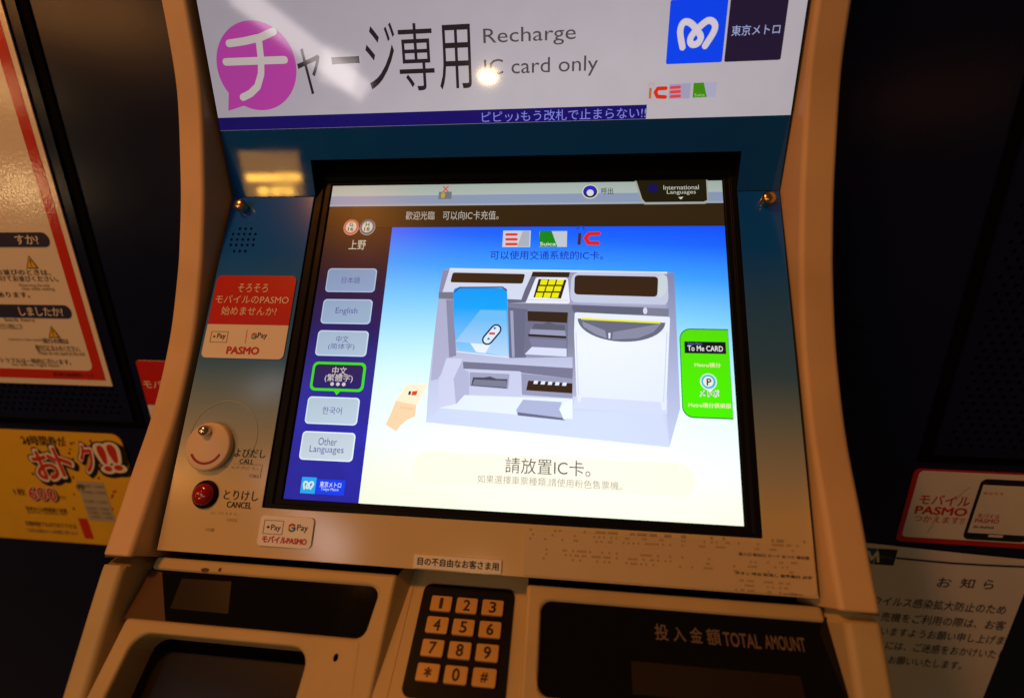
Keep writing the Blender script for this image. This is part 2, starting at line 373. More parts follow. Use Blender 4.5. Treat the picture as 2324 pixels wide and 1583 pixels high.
pl('発行の際は', D_(315, 740), D_(478, 744), 12, INK, .015)
pl('発行口にお入れください。', D_(268, 785), D_(552, 792), 13, INK, .015)
pl('Please do not stand at the end', D_(285, 815), D_(580, 824), 9, GREYINK)
pl('トラブルは一時的に行います。', (16, 810), D_(495, 882), 12, INK, .005)
pl('we will be right back', (40, 822), D_(420, 902), 8, GREYINK)
pl('東京都交通局駅務サービス', D_(378, 948), D_(640, 968), 9, INK)
pl('すこしお待ちください。', (-30, 455), D_(260, 1332), 13, INK, .012)
pl('please wait a moment', (20, 492), D_(325, 1400 - 0), 8, GREYINK)
b.build('lettering', poster)
# yellow poster, lower left
yl = empty('yellow_poster', WP.pt(-0.62, -0.214), label='yellow poster with big red lettering, at the lower left beside the machine', category='poster')
b = MB(); b.slab(WP, rr(-0.78, -0.2155, -0.4875, -0.0490, 0.013), YELP, 0.0016, 0.0012); b.build('paper_sheet', yl)
z = 0.0019
b = MB(); b.tpx(WP, '24時間券が', W7(90, 295), W7(580, 255), 22, INK, z, .03); b.tpx(WP, '1枚', W7(-20, 830), W7(140, 905), 16, INK, z, .01); b.tpx(WP, '円で', W7(525, 935), W7(600, 940), 8, INK, z)
b.tpx(WP, '発売から24時間乗り放題', W7(130, 1055), W7(610, 1095), 10, INK, z, .01); b.tpx(WP, 'good for unlimited rides', W7(150, 1100), W7(610, 1135), 8, GREYINK, z)
b.tpx(WP, '全線何度でものりおりできる', W7(120, 1225), W7(715, 1275), 11, NAVYI, z, .012); b.tpx(WP, 'ご利用は開始から24時間に限ります', W7(130, 1300), W7(740, 1360), 9, GREYINK, z)
b.build('small_print', yl)
b = MB(); a0, b0 = W7(205, 555), W7(1290, 460)
for off, m_, bo, dx, dy in ((z, INK, .135, .0030, -.0034), (z + .0001, INK, .125, 0, 0), (z + .0002, FILM, .095, 0, 0), (z + .0003, REDI, .045, 0, 0)):
    for body, l, r_, h in (('お', (205, 560), (540, 555), 60), ('ト', (470, 520), (690, 520), 60), ('ク', (735, 480), (960, 480), 57), ('!', (975, 480), (1110, 480), 54), ('!', (1090, 470), (1235, 470), 54)):
        ua, va = WP.uv(*W7(*l)); ub, vb = WP.uv(*W7(*r_)); hp = h * 1.02
        mx, my = W7((l[0] + r_[0]) / 2, (l[1] + r_[1]) / 2); hh = WP.uv(mx, my - hp / 2)[1] - WP.uv(mx, my + hp / 2)[1]
        e = (bo - .045) * 0.028
        b.text(WP, body, ua - e + dx + .004, ub + e + dx - .004, (va + vb) / 2 + dy, hh + 2 * e, m_, off, bo, rot=.1)
b.build('headline', yl)
b = MB(); ua, va = WP.uv(*W7(165, 880)); ub, vb = WP.uv(*W7(480, 900))
for off, m_, bo, dx in ((z, INK, .11, .0016), (z + .0001, FILM, .085, 0), (z + .0002, REDI, .035, 0)): b.text(WP, '600', ua + dx, ub + dx, (va + vb) / 2 - dx * .8, .0185, m_, off, bo)
b.build('price', yl)
b = MB(); q = quad_of(WP, W7(690, 750), W7(1020, 750), W7(1180, 1215), W7(900, 1205)); TICK = mat('grey_ticket_print', (0.45, 0.43, 0.36), 0.5, 0.3)
b.poly(WP, [(q[0], q[1]), (q[2], q[1]), (q[2], q[3]), (q[0], q[3])], TICK, z)
b.tpx(WP, '券', W7(715, 810), W7(820, 815), 14, INK, z + .0001, .02)
for k, yy in enumerate((800, 870, 980, 1060, 1110, 1160)): b.tpx(WP, '有効期間二十四時間', W7(760 + k * 25, yy), W7(1030 + k * 22, yy + 8), 7, GREYINK, z + .0001)
b.build('ticket_picture', yl)
b = MB(); q = quad_of(WP, W7(750, 1170), W7(860, 1185), W7(905, 1420), W7(800, 1400)); b.poly(WP, [(q[0], q[1]), (q[2], q[1]), (q[2], q[3]), (q[0], q[3])], REDI, z); b.build('red_ticket', yl)
b = MB()
for k in range(26):
    x, y = random.choice([(random.uniform(620, 700), random.uniform(250, 1080)), (random.uniform(100, 1180), random.uniform(270, 330)), (random.uniform(150, 1330), random.uniform(660, 735)), (random.uniform(1120, 1200), random.uniform(830, 1180))])
    u, v = WP.uv(*W7(x, y)); b.poly(WP, circ(u, v, .0018, .0022, 5, k, k + 2 * math.pi), random.choice([REDI, REDI, INK]), z - .0002)
b.build('confetti', yl)
# red sticker half hidden behind the left cheek
rs = empty('red_sticker', WP.pt(-0.4, -0.026), label='red sticker half hidden behind the left side of the machine', category='sticker')
u0, v1 = WP.uv(*W6(1325, 1140)); b = MB(); b.slab(WP, rr(u0, -0.075, u0 + .105, v1, .003), FILM, 0.0014, 0.0010); b.build('sticker_film', rs)
b = MB(); ub, vb = WP.uv(*D_(945, 1160)); b.poly(WP, rr(u0, vb, u0 + .105, v1, .003, 5, 'cd'), REDV, .0017); b.build('red_field', rs)
b = MB(); b.tpx(WP, 'モバ', W6(1420, 1405), W6(1620, 1395), 17, FILM, .0020, .01); b.build('lettering', rs)
# sticker on the right with the phone picture
q = quad_of(WP, W8(790, 125), (2420, 1082), (2420, 1250), W8(500, 1090)); st = empty('sticker', WP.pt(.46, q[1]), label='white sticker with a red border and a picture of a phone', category='sticker')
b = MB(); b.slab(WP, rr(q[0], q[1], q[0] + .150, q[3], .006), REDV, .0014, .001); b.build('sticker_film', st)
q2 = quad_of(WP, W8(830, 182), W8(1600, 200), W8(1600, 1090), W8(580, 1050)); b = MB(); b.poly(WP, rr(q2[0], q2[1], q[0] + .145, q2[3], .0045), FILM, .0017); b.build('white_field', st)
b = MB(); b.tpx(WP, 'モバイル', W8(825, 550), W8(1490, 578), 22, REDI, .0019, .035); b.tpx(WP, 'PASMO', W8(770, 692), W8(1445, 718), 17, REDI, .0019, .05); b.tpx(WP, 'つかえます!!', W8(752, 800), W8(1410, 835), 15, REDI, .0019, .015); b.build('lettering', st)
b = MB(); p_ = quad_of(WP, W8(1640, 270), (2330, 1090), (2325, 1230), W8(1390, 1060)); pu1 = p_[0] + .060
b.poly(WP, rr(p_[0], p_[1], pu1, p_[3], .006), INK, .0019)
t_ = quad_of(WP, W8(1640, 358), W8(1918, 370), W8(1900, 1010), W8(1420, 985)); b.poly(WP, [(p_[0] + .003, t_[1]), (pu1 - .003, t_[1]), (pu1 - .003, t_[3]), (p_[0] + .003, t_[3])], FILM, .0021)
b.poly(WP, rr((p_[0] + pu1) / 2 - .007, p_[1] + .0045, (p_[0] + pu1) / 2 + .007, p_[1] + .0075, .0012, 3), FILM, .0021)
b.tpx(WP, 'あなたを', W8(1660, 468), W8(1930, 475), 6, REDI, .0023); b.tpx(WP, 'モバイル', W8(1585, 760), W8(1880, 775), 10, REDI, .0023, .03); b.tpx(WP, 'PASMO', W8(1550, 825), W8(1865, 840), 9, REDI, .0023, .04); b.tpx(WP, 'for Android', W8(1530, 908), W8(1790, 916), 6, INK, .0023, .03)
b.build('phone_picture', st)
b = MB(); b.stroke(WP, [WP.uv(*W8(1485, 390)), WP.uv(*W8(1400, 450)), WP.uv(*W8(1290, 570))], .0006, FAINT, .00195); b.build('scratch', st); b = MB(); b.stroke(WP, [WP.uv(*W8(1010, 860)), WP.uv(*W8(930, 980))], .0006, FAINT, .00195); b.build('scratch', st)
# notice on the lower right, top edge sagging a little
no = empty('notice', WP.pt(.46, -.40, .003), label='white paper notice in black print with sagging top edge, below the red bordered sticker', category='notice')
nx0, nx1, nz1, nz0 = .300, .535, -.1375, -.46
def nsag(u): return -.0105 * math.sin(min(1, max(0, (u - .35) / .24)) * math.pi / 2) ** 1.2
b = MB(); N = 24; us = [nx0 + (nx1 - nx0) * i / N for i in range(N + 1)]
vs = [WP.pt(u, nz1 + nsag(u), .0022) for u in us] + [WP.pt(u, nz0, .0022) for u in us]
b.raw(vs, [[N + 1 + i, N + 2 + i, i + 1, i] for i in range(N)], PAPER)
vs2 = [p - WP.N * .0008 for p in vs]; b.raw(vs2, [[N + 1 + i, N + 2 + i, i + 1, i] for i in range(N)], PAPER); b.build('paper_sheet', no)
z = .0027
b = MB(); e_ = quad_of(WP, I_(1375, 605), I_(1500, 617), I_(1470, 718), I_(1345, 705)); b.poly(WP, [(e_[0], e_[1]), (e_[2], e_[1]), (e_[2], e_[3]), (e_[0], e_[3])], mat('dark_teal_ink', (.012, .018, .035), .5, .3), z)
wd_ = e_[2] - e_[0]; b.poly(WP, [(e_[0] - wd_ - .001, e_[1]), (e_[0] - .001, e_[1]), (e_[0] - .001, e_[3]), (e_[0] - wd_ - .001, e_[3])], mat('mid_blue_ink', (.02, .12, .3), .5, .3), z)
b.text(WP, '東京メトロ', e_[0] + .003, e_[2] - .003, (e_[1] + e_[3]) / 2, .005, GREYINK, z + .0002)
uc = e_[0] - wd_ * .3; vc = (e_[1] + e_[3]) / 2
b.stroke(WP, [(uc - .007, vc - .008), (uc - .003, vc + .006), (uc + .002, vc - .004), (uc + .006, vc + .006), (uc + .009, vc - .006)], .0028, FILM, z + .0002)
b.build('emblem', no)
b = MB()
pts = [WP.uv(*I_(x, y)) for x, y in ((1490, 668), (1650, 683), (1850, 700), (2050, 712), (2178, 718), (2330, 724))]
for (a, c_) in zip(pts[:-1], pts[1:]): b.poly(WP, [(a[0], a[1] - .0011), (c_[0], c_[1] - .0011), (c_[0], c_[1] + .0011), (a[0], a[1] + .0011)], NAVYI, z)
b.build('rule_line', no)
b = MB()
def nl(body, l, r_, h, bo=0.0): b.tpx(WP, body, I_(*l), I_(*r_), h, INK, z, bo)
nl('お', (1755, 822), (1843, 826), 22); nl('知', (1903, 828), (1992, 832), 22); nl('ら', (2053, 836), (2118, 838), 21)
nl('ウイルス感染拡大防止のため', (1345, 938), (2195, 1002), 21); nl('売機をご利用の際は、お客', (1395, 1038), (2190, 1108), 21)
nl('いますようお願い申し上げま', (1390, 1138), (2185, 1195), 20); nl('には、ご迷惑をおかけいたし', (1425, 1232), (2195, 1285), 20); nl('お願いいたします。', (1440, 1330), (1915, 1352), 18)
b.build('lettering', no)

# ---------------------------------------------------------------- the ticket machine
tm = empty('ticket_machine', (-0.026, 0.0, -1.2), label='cream and blue ticket machine with a lit touchscreen, keypad and curved sides', category='ticket machine')
UL, UR = -0.2668, 0.2162                                          # left and right edge of the console panel
VC = 0.2642; VB = -0.0430                                         # crease with the header, lower edge
# curved side cheeks
PROF = [(.128, .75), (.1345, .50), (.1365, .40), (.1362, .355), (.1340, .32), (.1290, .2925), (.1198, .2565), (.1100, .2215), (.0970, .184), (.0885, .1625), (.0690, .1205), (.0500, .0880), (.0265, .0540), (-.0030, .0200), (-.0225, -.0030), (-.0434, -.0266)]
def smooth(pts, n=5):
    out = []
    for i in range(len(pts) - 1):
        p0 = pts[max(0, i - 1)]; p1 = pts[i]; p2 = pts[i + 1]; p3 = pts[min(len(pts) - 1, i + 2)]
        for k in range(n):
            t = k / n; out.append(tuple(.5 * (2 * p1[j] + (p2[j] - p0[j]) * t + (2 * p0[j] - 5 * p1[j] + 4 * p2[j] - p3[j]) * t * t + (3 * p1[j] - p0[j] - 3 * p2[j] + p3[j]) * t ** 3) for j in (0, 1)))
    return out + [pts[-1]]
def cheek(name, prof, xf, xo, xin, back, r=.0042, m_=None):
    """loft: inner face, rounded front strip, outer face back to the wall"""
    s = 1 if xo < xf else -1; b = MB(); rings = []
    for i, (y, z_) in enumerate(prof):
        a = prof[max(0, i - 1)]; c_ = prof[min(len(prof) - 1, i + 1)]; ty, tz = c_[0] - a[0], c_[1] - a[1]; L = math.hypot(ty, tz); ny, nz = tz / L, -ty / L
        if ny > 0: ny, nz = -ny, -nz                                    # towards the viewer
        ring = []
        for X, dep in ((xin, back), (xf + s * (xin - xf) * 0, r), (xf - s * .08 * r, .62 * r), (xf - s * .29 * r, .29 * r), (xf - s * .62 * r, .08 * r), (xf - s * r, 0),
                       (xo + s * r, 0), (xo + s * .62 * r, .08 * r), (xo + s * .29 * r, .29 * r), (xo + s * .08 * r, .62 * r), (xo, r)):
            ring.append(Vector((X, y - ny * dep, z_ - nz * dep)))
        ring.append(Vector((xo, .1695, z_ - nz * r))); rings.append(ring)
    n = len(rings[0]); vs = [p for r_ in rings for p in r_]
    b.raw(vs, [[i * n + k, i * n + k + 1, (i + 1) * n + k + 1, (i + 1) * n + k] for i in range(len(rings) - 1) for k in range(n - 1)], m_ or CREAM)
    b.raw(rings[0], [list(range(n))], m_ or CREAM); b.raw(rings[-1], [list(range(n))[::-1]], m_ or CREAM)
    o = b.build(name, tm, bevel=.0016); 
    for p in o.data.polygons: p.use_smooth = True
    md = o.modifiers.new('normals', 'WEIGHTED_NORMAL'); md.keep_sharp = True
    return o
P1 = smooth(PROF)
cheek('side_cheek', P1, -.2722, -.2962, -.2660, .050)
cheek('side_cheek', P1, .2203, .2455, .2154, .050)
LOW = [(-.0455, -.0330), (-.0480, -.0353), (-.0540, -.0425), (-.0660, -.0575), (-.0860, -.0830), (-.115, -.120), (-.140, -.152)]
cheek('lower_cheek', LOW, -.2772, -.2958, -.2740, .034, .0050, CREAM_DIM)
cheek('lower_cheek', LOW, .2236, .2460, .2215, .034, .0050, CREAM_DIM)
# body behind everything, down to the floor
b = MB(); wall_box(b, -.294, .244, -1.2, -.165, -.12, .1685, CREAM); b.build('lower_body', tm, bevel=.004)
b = MB(); wall_box(b, -.268, .217, -.16, .70, .1555, .1690, VOID); b.build('back_plate', tm)
b = MB(); b.slab(FP, [(-.274, -.05), (.2215, -.05), (.2215, .03), (-.274, .03)], VOID, -.024, .004); b.build('gap_shade_slab', tm)  # black slab standing in for the shade inside the gap below the console
# upright header: blue band with the screen cut-out, display above
VD = 0.0563; nl_, nr_, nt_ = -.1858, .1826, .0306
b = MB(); b.plate(HP, [(UL, 0), (nl_, 0), (nl_, nt_), (nr_, nt_), (nr_, 0), (UR, 0), (UR, VD), (UL, VD)], [], BAND, 0, .012, BLACK); b.build('header_band', tm)
SROUGH, SSPEC = 0.06, 0.5                                        # glossy acrylic over the header display
DISP = lit_ramp('header_display_white', HP, [(0, (171, 163, 168)), (.08, (172, 164, 170)), (.15, (164, 155, 163)), (.3, (160, 150, 160))], 1.0, u_mix=-.25, mottled=.02)
hd = MB(); hd.slab(HP, [(UL, VD + .0002), (UR, VD + .0002), (UR, .46), (UL, .46)], DISP, 0, .012, BLACK); hd = hd.build('header_display', tm)
A_ = view(0, 0, 2.5822); B_ = view(800, 0, 2.5822); Cc = view(1660, 0, 2.5822); H7 = view(1560, 40, 4.648)
L1, L2, L3 = .0004, .0006, .0008
STRIP = lit((22, 14, 92)); DARK = lit((36, 28, 32)); MAG = lit((172, 60, 150)); CREAML = lit((188, 176, 172))
b = MB(); us_ = HP.uv(1467, 250)[0]; b.poly(HP, [(UL, VD + .0003), (us_, VD + .0003), (us_, .0670), (UL, .0670)], STRIP, L1)
b.tpx(HP, 'ピピッ♪もう改札で止まらない!!', (1094, 266), (1466, 256), 25, lit((118, 122, 205)), L2, .0); b.build('slogan_strip', hd)
b = MB(); cu, cv = HP.uv(582, 150); ru = (HP.uv(672, 150)[0] - HP.uv(492, 150)[0]) / 2; rv = (HP.uv(582, 46)[1] - HP.uv(582, 251)[1]) / 2
cv = (HP.uv(582, 46)[1] + HP.uv(582, 251)[1]) / 2; b.poly(HP, circ(cu, cv, ru, rv, 64), MAG, L1)
b.px(HP, [(519, 252), (520, 205), (540, 190), (562, 238)], MAG, L1 + .0001)
for pts, wd in (([(1480, 283), (1580, 268), (1680, 245), (1770, 205)], 38), ([(1460, 402), (1840, 388)], 38), ([(1672, 250), (1688, 390), (1688, 480), (1665, 560), (1620, 605), (1570, 630)], 38)):
    b.stroke(HP, [HP.uv(*A_(*p)) for p in pts], wd * .3516 * .00043, CREAML, L2)
b.build('speech_bubble', hd)
b = MB()
for ch, x0, x1, ym, h in (('ャ', 677, 729, 163, 106), ('ー', 753, 816, 137, 17), ('ジ', 831, 899, 129, 150), ('専', 905, 985, 131, 153), ('用', 996, 1069, 131, 147)):
    b.tpx(HP, ch, (x0, ym), (x1, ym), h, DARK, L1, -.006)
GREYL = lit((74, 64, 68))
b.tpx(HP, 'Recharge', (1097, 86), (1307, 80), 44, GREYL, L1, -.012); b.tpx(HP, 'IC card only', (1099, 158), (1357, 149), 46, GREYL, L1, -.012)
b.build('lettering', hd)
def emblem(b, P, u, v, s, m, off):
    """ribbon-shaped round letter, s = half width"""
    pts = [(-.75, -.65), (-.95, .08), (-.90, .48), (-.70, .65), (-.35, .53), (.05, .13), (.25, -.18), (.10, -.48), (-.20, -.53), (-.35, -.33), (-.25, -.03), (.15, .38), (.55, .65), (.85, .58), (1.0, .33), (.90, -.03), (.53, -.63)]
    b.stroke(P, [(u + s * x, v + s * y) for x, y in smooth(pts, 4)], s * .36, m, off)
b = MB(); x0 = HP.uv(1511, 146)[0]; x1 = HP.uv(1638, 142)[0]; x2 = HP.uv(1643, 141)[0]; x3 = HP.uv(1771, 136)[0]; vb = .0952; hh = x1 - x0
b.poly(HP, rr(x0, vb, x1, vb + hh * 1.02, .0014), lit((8, 62, 222)), L1); emblem(b, HP, *HP.uv(1581, 78), hh * .31, lit((196, 186, 196)), L2)
b.poly(HP, rr(x2, vb, x3, vb + hh * 1.02, .0014), lit((32, 22, 46)), L1); b.tpx(HP, '東京メトロ', (1660, 71), (1770, 66), 24, lit((150, 158, 200)), L2, .008); b.build('emblem', hd)
def ic_icon(b, P, V, x, y, k, brown, red, arc, off, hk=1.0):
    """small i and c mark; V maps crop coordinates, (x, y) lower left, k width"""
    b.px(P, [V(x, y), V(x + .14 * k, y), V(x + .18 * k, y - .60 * k * hk), V(x + .04 * k, y - .60 * k * hk)], brown, off)
    pts = [V(x + .98 * k, y - .58 * k * hk), V(x + .52 * k, y - .56 * k * hk), V(x + .38 * k, y - .34 * k * hk), V(x + .50 * k, y - .10 * k * hk), V(x + .94 * k, y - .08 * k * hk)]
    b.stroke(P, [P.uv(*p) for p in pts], (P.uv(*V(x + .2 * k, y))[0] - P.uv(*V(x, y))[0]), red, off)
    b.stroke(P, [P.uv(*V(x - .03 * k, y - .72 * k)), P.uv(*V(x + .1 * k, y - .86 * k)), P.uv(*V(x + .28 * k, y - .84 * k)), P.uv(*V(x + .3 * k, y - .7 * k))], (P.uv(*V(x + .05 * k, y))[0] - P.uv(*V(x, y))[0]), arc, off)
b = MB(); ic_icon(b, HP, H7, 285, 960, 205, lit((172, 98, 44)), lit((200, 40, 20)), lit((190, 140, 120)), L1)
c_ = quad_of(HP, H7(528, 792), H7(772, 785), H7(765, 960), H7(515, 966)); b.poly(HP, [(c_[0], c_[1]), (c_[2], c_[1]), (c_[2], c_[3]), (c_[0], c_[3])], lit((150, 145, 172)), L1)
for k in range(3): b.stroke(HP, [HP.uv(*H7(545, 835 + 52 * k)), HP.uv(*H7(645, 828 + 52 * k))], .0022, lit((205, 62, 60)), L2)
c_ = quad_of(HP, H7(805, 782), H7(1078, 768), H7(1062, 940), H7(795, 952)); b.poly(HP, [(c_[0], c_[1]), (c_[2], c_[1]), (c_[2], c_[3]), (c_[0], c_[3])], lit((160, 156, 182)), L1)
b.px(HP, [H7(795, 952), H7(960, 944), H7(925, 776), H7(808, 782)], lit((60, 128, 16)), L2); b.tpx(HP, 'Suica', H7(815, 920), H7(935, 918), 7, lit((140, 180, 110)), L3, .02)
b.build('card_icon', hd)
# console panel with the screen opening
bl, br_, bb_ = -.1864, .1828, -.0068
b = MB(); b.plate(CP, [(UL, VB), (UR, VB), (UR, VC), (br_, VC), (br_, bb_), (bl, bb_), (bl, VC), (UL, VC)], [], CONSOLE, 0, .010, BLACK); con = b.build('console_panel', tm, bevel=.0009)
b = MB()
def ringloft(b, loops, m):
    vs = []; n = len(loops[0][0])
    for lp, o in loops: vs += [SP.pt(u, v, o) for u, v in lp]
    b.raw(vs, [[k * n + i, k * n + (i + 1) % n, (k + 1) * n + (i + 1) % n, (k + 1) * n + i] for k in range(len(loops) - 1) for i in range(n)], m)
SW, SH = .1725, .2767
ringloft(b, [([(-.205, -.03), (.205, -.03), (.205, .36), (-.205, .36)], .0022), ([(-.1800, -.0042), (.1790, -.0042), (.1790, .2835), (-.1800, .2835)], .0026), ([(-.1788, -.0034), (.1778, -.0034), (.1778, .2822), (-.1788, .2822)], .0012),
             ([(-.1738, -.0009), (.1738, -.0009), (.1738, .2779), (-.1738, .2779)], .0010), ([(-SW, 0), (SW, 0), (SW, SH), (-SW, SH)], -.0004)], BLACK)
b.build('screen_bezel', tm, bevel=.0005)
# ---- touchscreen and everything it shows
SROUGH, SSPEC = 0.30, 0.12                                          # anti-glare touchscreen
z1, z2, z3, z4, z5 = .0002, .0004, .0006, .0008, .0010
NAV = lit_ramp('screen_navigation', SP, [(0, (34, 32, 150)), (.05, (46, 44, 168)), (.10, (52, 44, 140)), (.145, (42, 30, 92)), (.19, (38, 20, 42)), (.235, (42, 24, 14)), (.28, (44, 30, 16))], mottled=.10)
ts = MB(); ts.poly(SP, [(-SW, 0), (SW, 0), (SW, SH), (-SW, SH)], NAV, 0); ts = ts.build('touchscreen', tm)
um = SP.uv(852, 830)[0]; vt = (SP.uv(890, 517)[1] + SP.uv(1641, 512)[1]) / 2
MAIN = lit_ramp('screen_main_gradient', SP, [(-.02, (238, 252, 214)), (.015, (242, 255, 226)), (.05, (238, 255, 246)), (.085, (228, 255, 255)), (.12, (190, 238, 255)), (.16, (128, 206, 255)), (.195, (62, 160, 255)), (.225, (28, 104, 255)), (.262, (6, 50, 255))], 1.06, u_mix=.055)
b = MB(); b.poly(SP, [(um, 0), (SW, 0), (SW, vt), (um, vt)], MAIN, z1); b.build('main_pane', ts)
vth = (SP.uv(757, 470)[1] + SP.uv(1640, 460)[1]) / 2; vtm = SP.uv(758, 446)[1]
TOP = view(820, 430, 4.648); TOR = view(1400, 430, 4.648)
b = MB(); b.poly(SP, [(-SW, vtm), (SW, vtm), (SW, SH), (-SW, SH)], lit_ramp('title_bar_upper', SP, [(.26, (186, 200, 196)), (.277, (172, 186, 176))]), z1)
b.poly(SP, [(-SW, vth), (SW, vth), (SW, vtm), (-SW, vtm)], lit((146, 160, 190)), z1); b.poly(SP, [(-SW, vth), (SW, vth), (SW, vth + .0018), (-SW, vth + .0018)], lit((168, 176, 182)), z2)
b.px(SP, [TOR(865, 100), TOR(940, 330), TOR(980, 380), TOR(1685, 372), TOR(1725, 345), TOR(1712, 92)], lit((170, 172, 160)), z2)
b.px(SP, [TOR(885, 98), TOR(955, 318), TOR(990, 355), TOR(1670, 348), TOR(1708, 330), TOR(1695, 92)], lit((34, 30, 14)), z3)
b.tpx(SP, 'International', TOR(1200, 190), TOR(1610, 178), 10, lit((200, 200, 185)), z4, .01); b.tpx(SP, 'Languages', TOR(1240, 248), TOR(1575, 240), 11, lit((200, 200, 185)), z4, .01)
b.px(SP, [TOR(1372, 298), TOR(1432, 294), TOR(1402, 324)], lit((220, 220, 210)), z4)
u, v = SP.uv(*TOR(1080, 195)); b.poly(SP, circ(u, v, .004, .004, 20), lit((24, 18, 96)), z4)
u, v = SP.uv(*TOR(350, 232)); b.poly(SP, circ(u, v, .0068, .0068, 32), lit((226, 228, 226)), z2); b.poly(SP, circ(u, v, .0060, .0060, 32), lit((40, 36, 40)), z3); b.poly(SP, circ(u, v + .0006, .0050, .0046, 32), lit((46, 40, 210)), z4); b.poly(SP, circ(u, v - .0014, .0030, .0032, 24), lit((225, 230, 225)), z5)
b.tpx(SP, '呼出', TOR(480, 228), TOR(615, 222), 15, lit((70, 78, 80)), z3, .02)
c_ = quad_of(SP, TOP(1290, 235), TOP(1442, 230), TOP(1432, 312), TOP(1285, 320)); b.poly(SP, [(c_[0], c_[1]), (c_[2], c_[1]), (c_[2], c_[3]), (c_[0], c_[3])], lit((112, 124, 128)), z2); b.poly(SP, circ(c_[0] + .004, (c_[1] + c_[3]) / 2, .002, .003, 14), lit((196, 168, 70)), z3)
for a, d_ in (((1345, 175), (1395, 228)), ((1398, 170), (1342, 230))): b.stroke(SP, [SP.uv(*TOP(*a)), SP.uv(*TOP(*d_))], .0012, lit((224, 84, 70)), z3)
b.build('title_bar', ts)
b = MB(); b.poly(SP, [(-.15, vt), (SW, vt), (SW, vth), (-.15, vth)], lit_ramp('message_band_brown', SP, [(.23, (54, 36, 18)), (.26, (54, 40, 20))]), z1)
b.tpx(SP, '歡迎光臨', TOP(905, 510), TOP(1240, 506), 19, lit((196, 188, 176)), z2, .0); b.tpx(SP, '可以向IC卡充值。', TOP(1335, 508), TOP(1985, 502), 20, lit((196, 188, 176)), z2, .0); b.build('message_band', ts)
b = MB()
for x, y, m_ in ((272, 642, lit((222, 96, 56))), (460, 642, lit((88, 98, 118)))):
    u, v = SP.uv(*TOP(x, y)); b.poly(SP, circ(u, v, .0072, .0078, 32), lit((206, 190, 176)), z1); b.poly(SP, circ(u, v, .0068, .0074, 32), m_, z2); b.poly(SP, circ(u, v, .0050, .0054, 32), lit((214, 206, 184)), z3)
    b.text(SP, 'G' if x < 300 else 'H', u - .0016, u + .0016, v + .0024, .0036, INK, z4, .02); b.text(SP, '16' if x < 300 else '18', u - .0024, u + .0024, v - .0022, .0036, INK, z4, .02)
b.build('station_badge', ts)
b = MB(); b.tpx(SP, '上野', TOP(245, 850), TOP(440, 842), 22, lit((214, 206, 180)), z1, .005); b.build('station_name', ts)
BT = [((742, 610), (855, 608), (852, 664), (741, 662), (150, 172, 208), ('日本語',)), ((731, 679), (846, 679), (841, 736), (731, 734), (164, 186, 216), ('English',)), ((720, 749), (838, 751), (831, 810), (718, 806), (182, 202, 224), ('中文', '(简体字)')),
      None, ((697, 899), (817, 902), (811, 965), (694, 961), (198, 216, 232), ('한국어',)), ((685, 977), (807, 982), (801, 1048), (681, 1042), (208, 222, 234), ('Other', 'Languages'))]
for i, e in enumerate(BT):
    b = MB()
    if e is None:
        q = quad_of(SP, (709, 820), (831, 823), (826, 889), (705, 886)); GR = lit((64, 226, 24))
        b.poly(SP, rr(q[0], q[1], q[2], q[3], .0045), GR, z1); b.poly(SP, rr(q[0] + .0022, q[1] + .0022, q[2] - .0022, q[3] - .0022, .0032), lit_ramp('selected_key_fill', SP, [(.09, (42, 34, 110)), (.12, (62, 34, 58))]), z2)
        uc = (q[0] + q[2]) / 2 + .001; b.poly(SP, [(uc - .003, q[1] + .0005), (uc, q[1] - .0032), (uc + .003, q[1] + .0005)], GR, z1); T_ = lit((218, 206, 192)); h = q[3] - q[1]
        b.text(SP, '中文', uc - .0065, uc + .006, q[1] + h * .70, .0066, T_, z3, .01); b.text(SP, '(繁體字)', uc - .012, uc + .012, q[1] + h * .44, .0070, T_, z3, .01)
        for k in (-1, 0, 1): b.poly(SP, circ(uc + k * .005, q[1] + h * .24, .0016, .0016, 14), T_, z3)
    else:
        q = quad_of(SP, *e[:4]); c0 = e[4]; b.poly(SP, rr(q[0], q[1], q[2], q[3], .0034), lit(tuple(min(255, x + 24) for x in c0)), z1)
        b.poly(SP, rr(q[0] + .0010, q[1] + .0010, q[2] - .0010, q[3] - .0010, .0028), lit_ramp('language_key_fill', SP, [(q[1], tuple(x - 4 for x in c0)), (q[3], tuple(max(0, x - 12) for x in c0))]), z2); T_ = lit((92, 92, 158)); uc = (q[0] + q[2]) / 2; h = q[3] - q[1]
        wds = [{'日本語': .0165, 'English': .0195, '中文': .0108, '(简体字)': .023, '한국어': .0165, 'Other': .0155, 'Languages': .0285}[t] for t in e[5]]
        for k, t in enumerate(e[5]): b.text(SP, t, uc - wds[k] / 2, uc + wds[k] / 2, q[1] + h * (.5 if len(e[5]) == 1 else (.66, .36)[k]), .0068 if t in ('English', 'Languages') else .0060, T_, z3, -.004)
    b.build('language_button', ts)
b = MB(); q = quad_of(SP, (685, 1081), (719, 1083), (715, 1120), (683, 1118)); b.poly(SP, [(q[0], q[1]), (q[2], q[1]), (q[2], q[3]), (q[0], q[3])], lit((30, 168, 246)), z2); emblem(b, SP, (q[0] + q[2]) / 2, (q[1] + q[3]) / 2, (q[2] - q[0]) * .33, lit((222, 236, 222)), z3)
q2 = quad_of(SP, (719, 1084), (785, 1089), (781, 1122), (715, 1120)); b.poly(SP, [(q[2], q[1]), (q2[2], q[1]), (q2[2], q[3] - .001), (q[2], q[3] - .001)], lit((10, 62, 240)), z2)
b.tpx(SP, '東京メトロ', (727, 1098), (775, 1100), 13, lit((210, 222, 240)), z3, .03); b.tpx(SP, 'Tokyo Metro', (729, 1109), (769, 1112), 9, lit((190, 206, 240)), z3, .03); b.build('operator_emblem', ts)
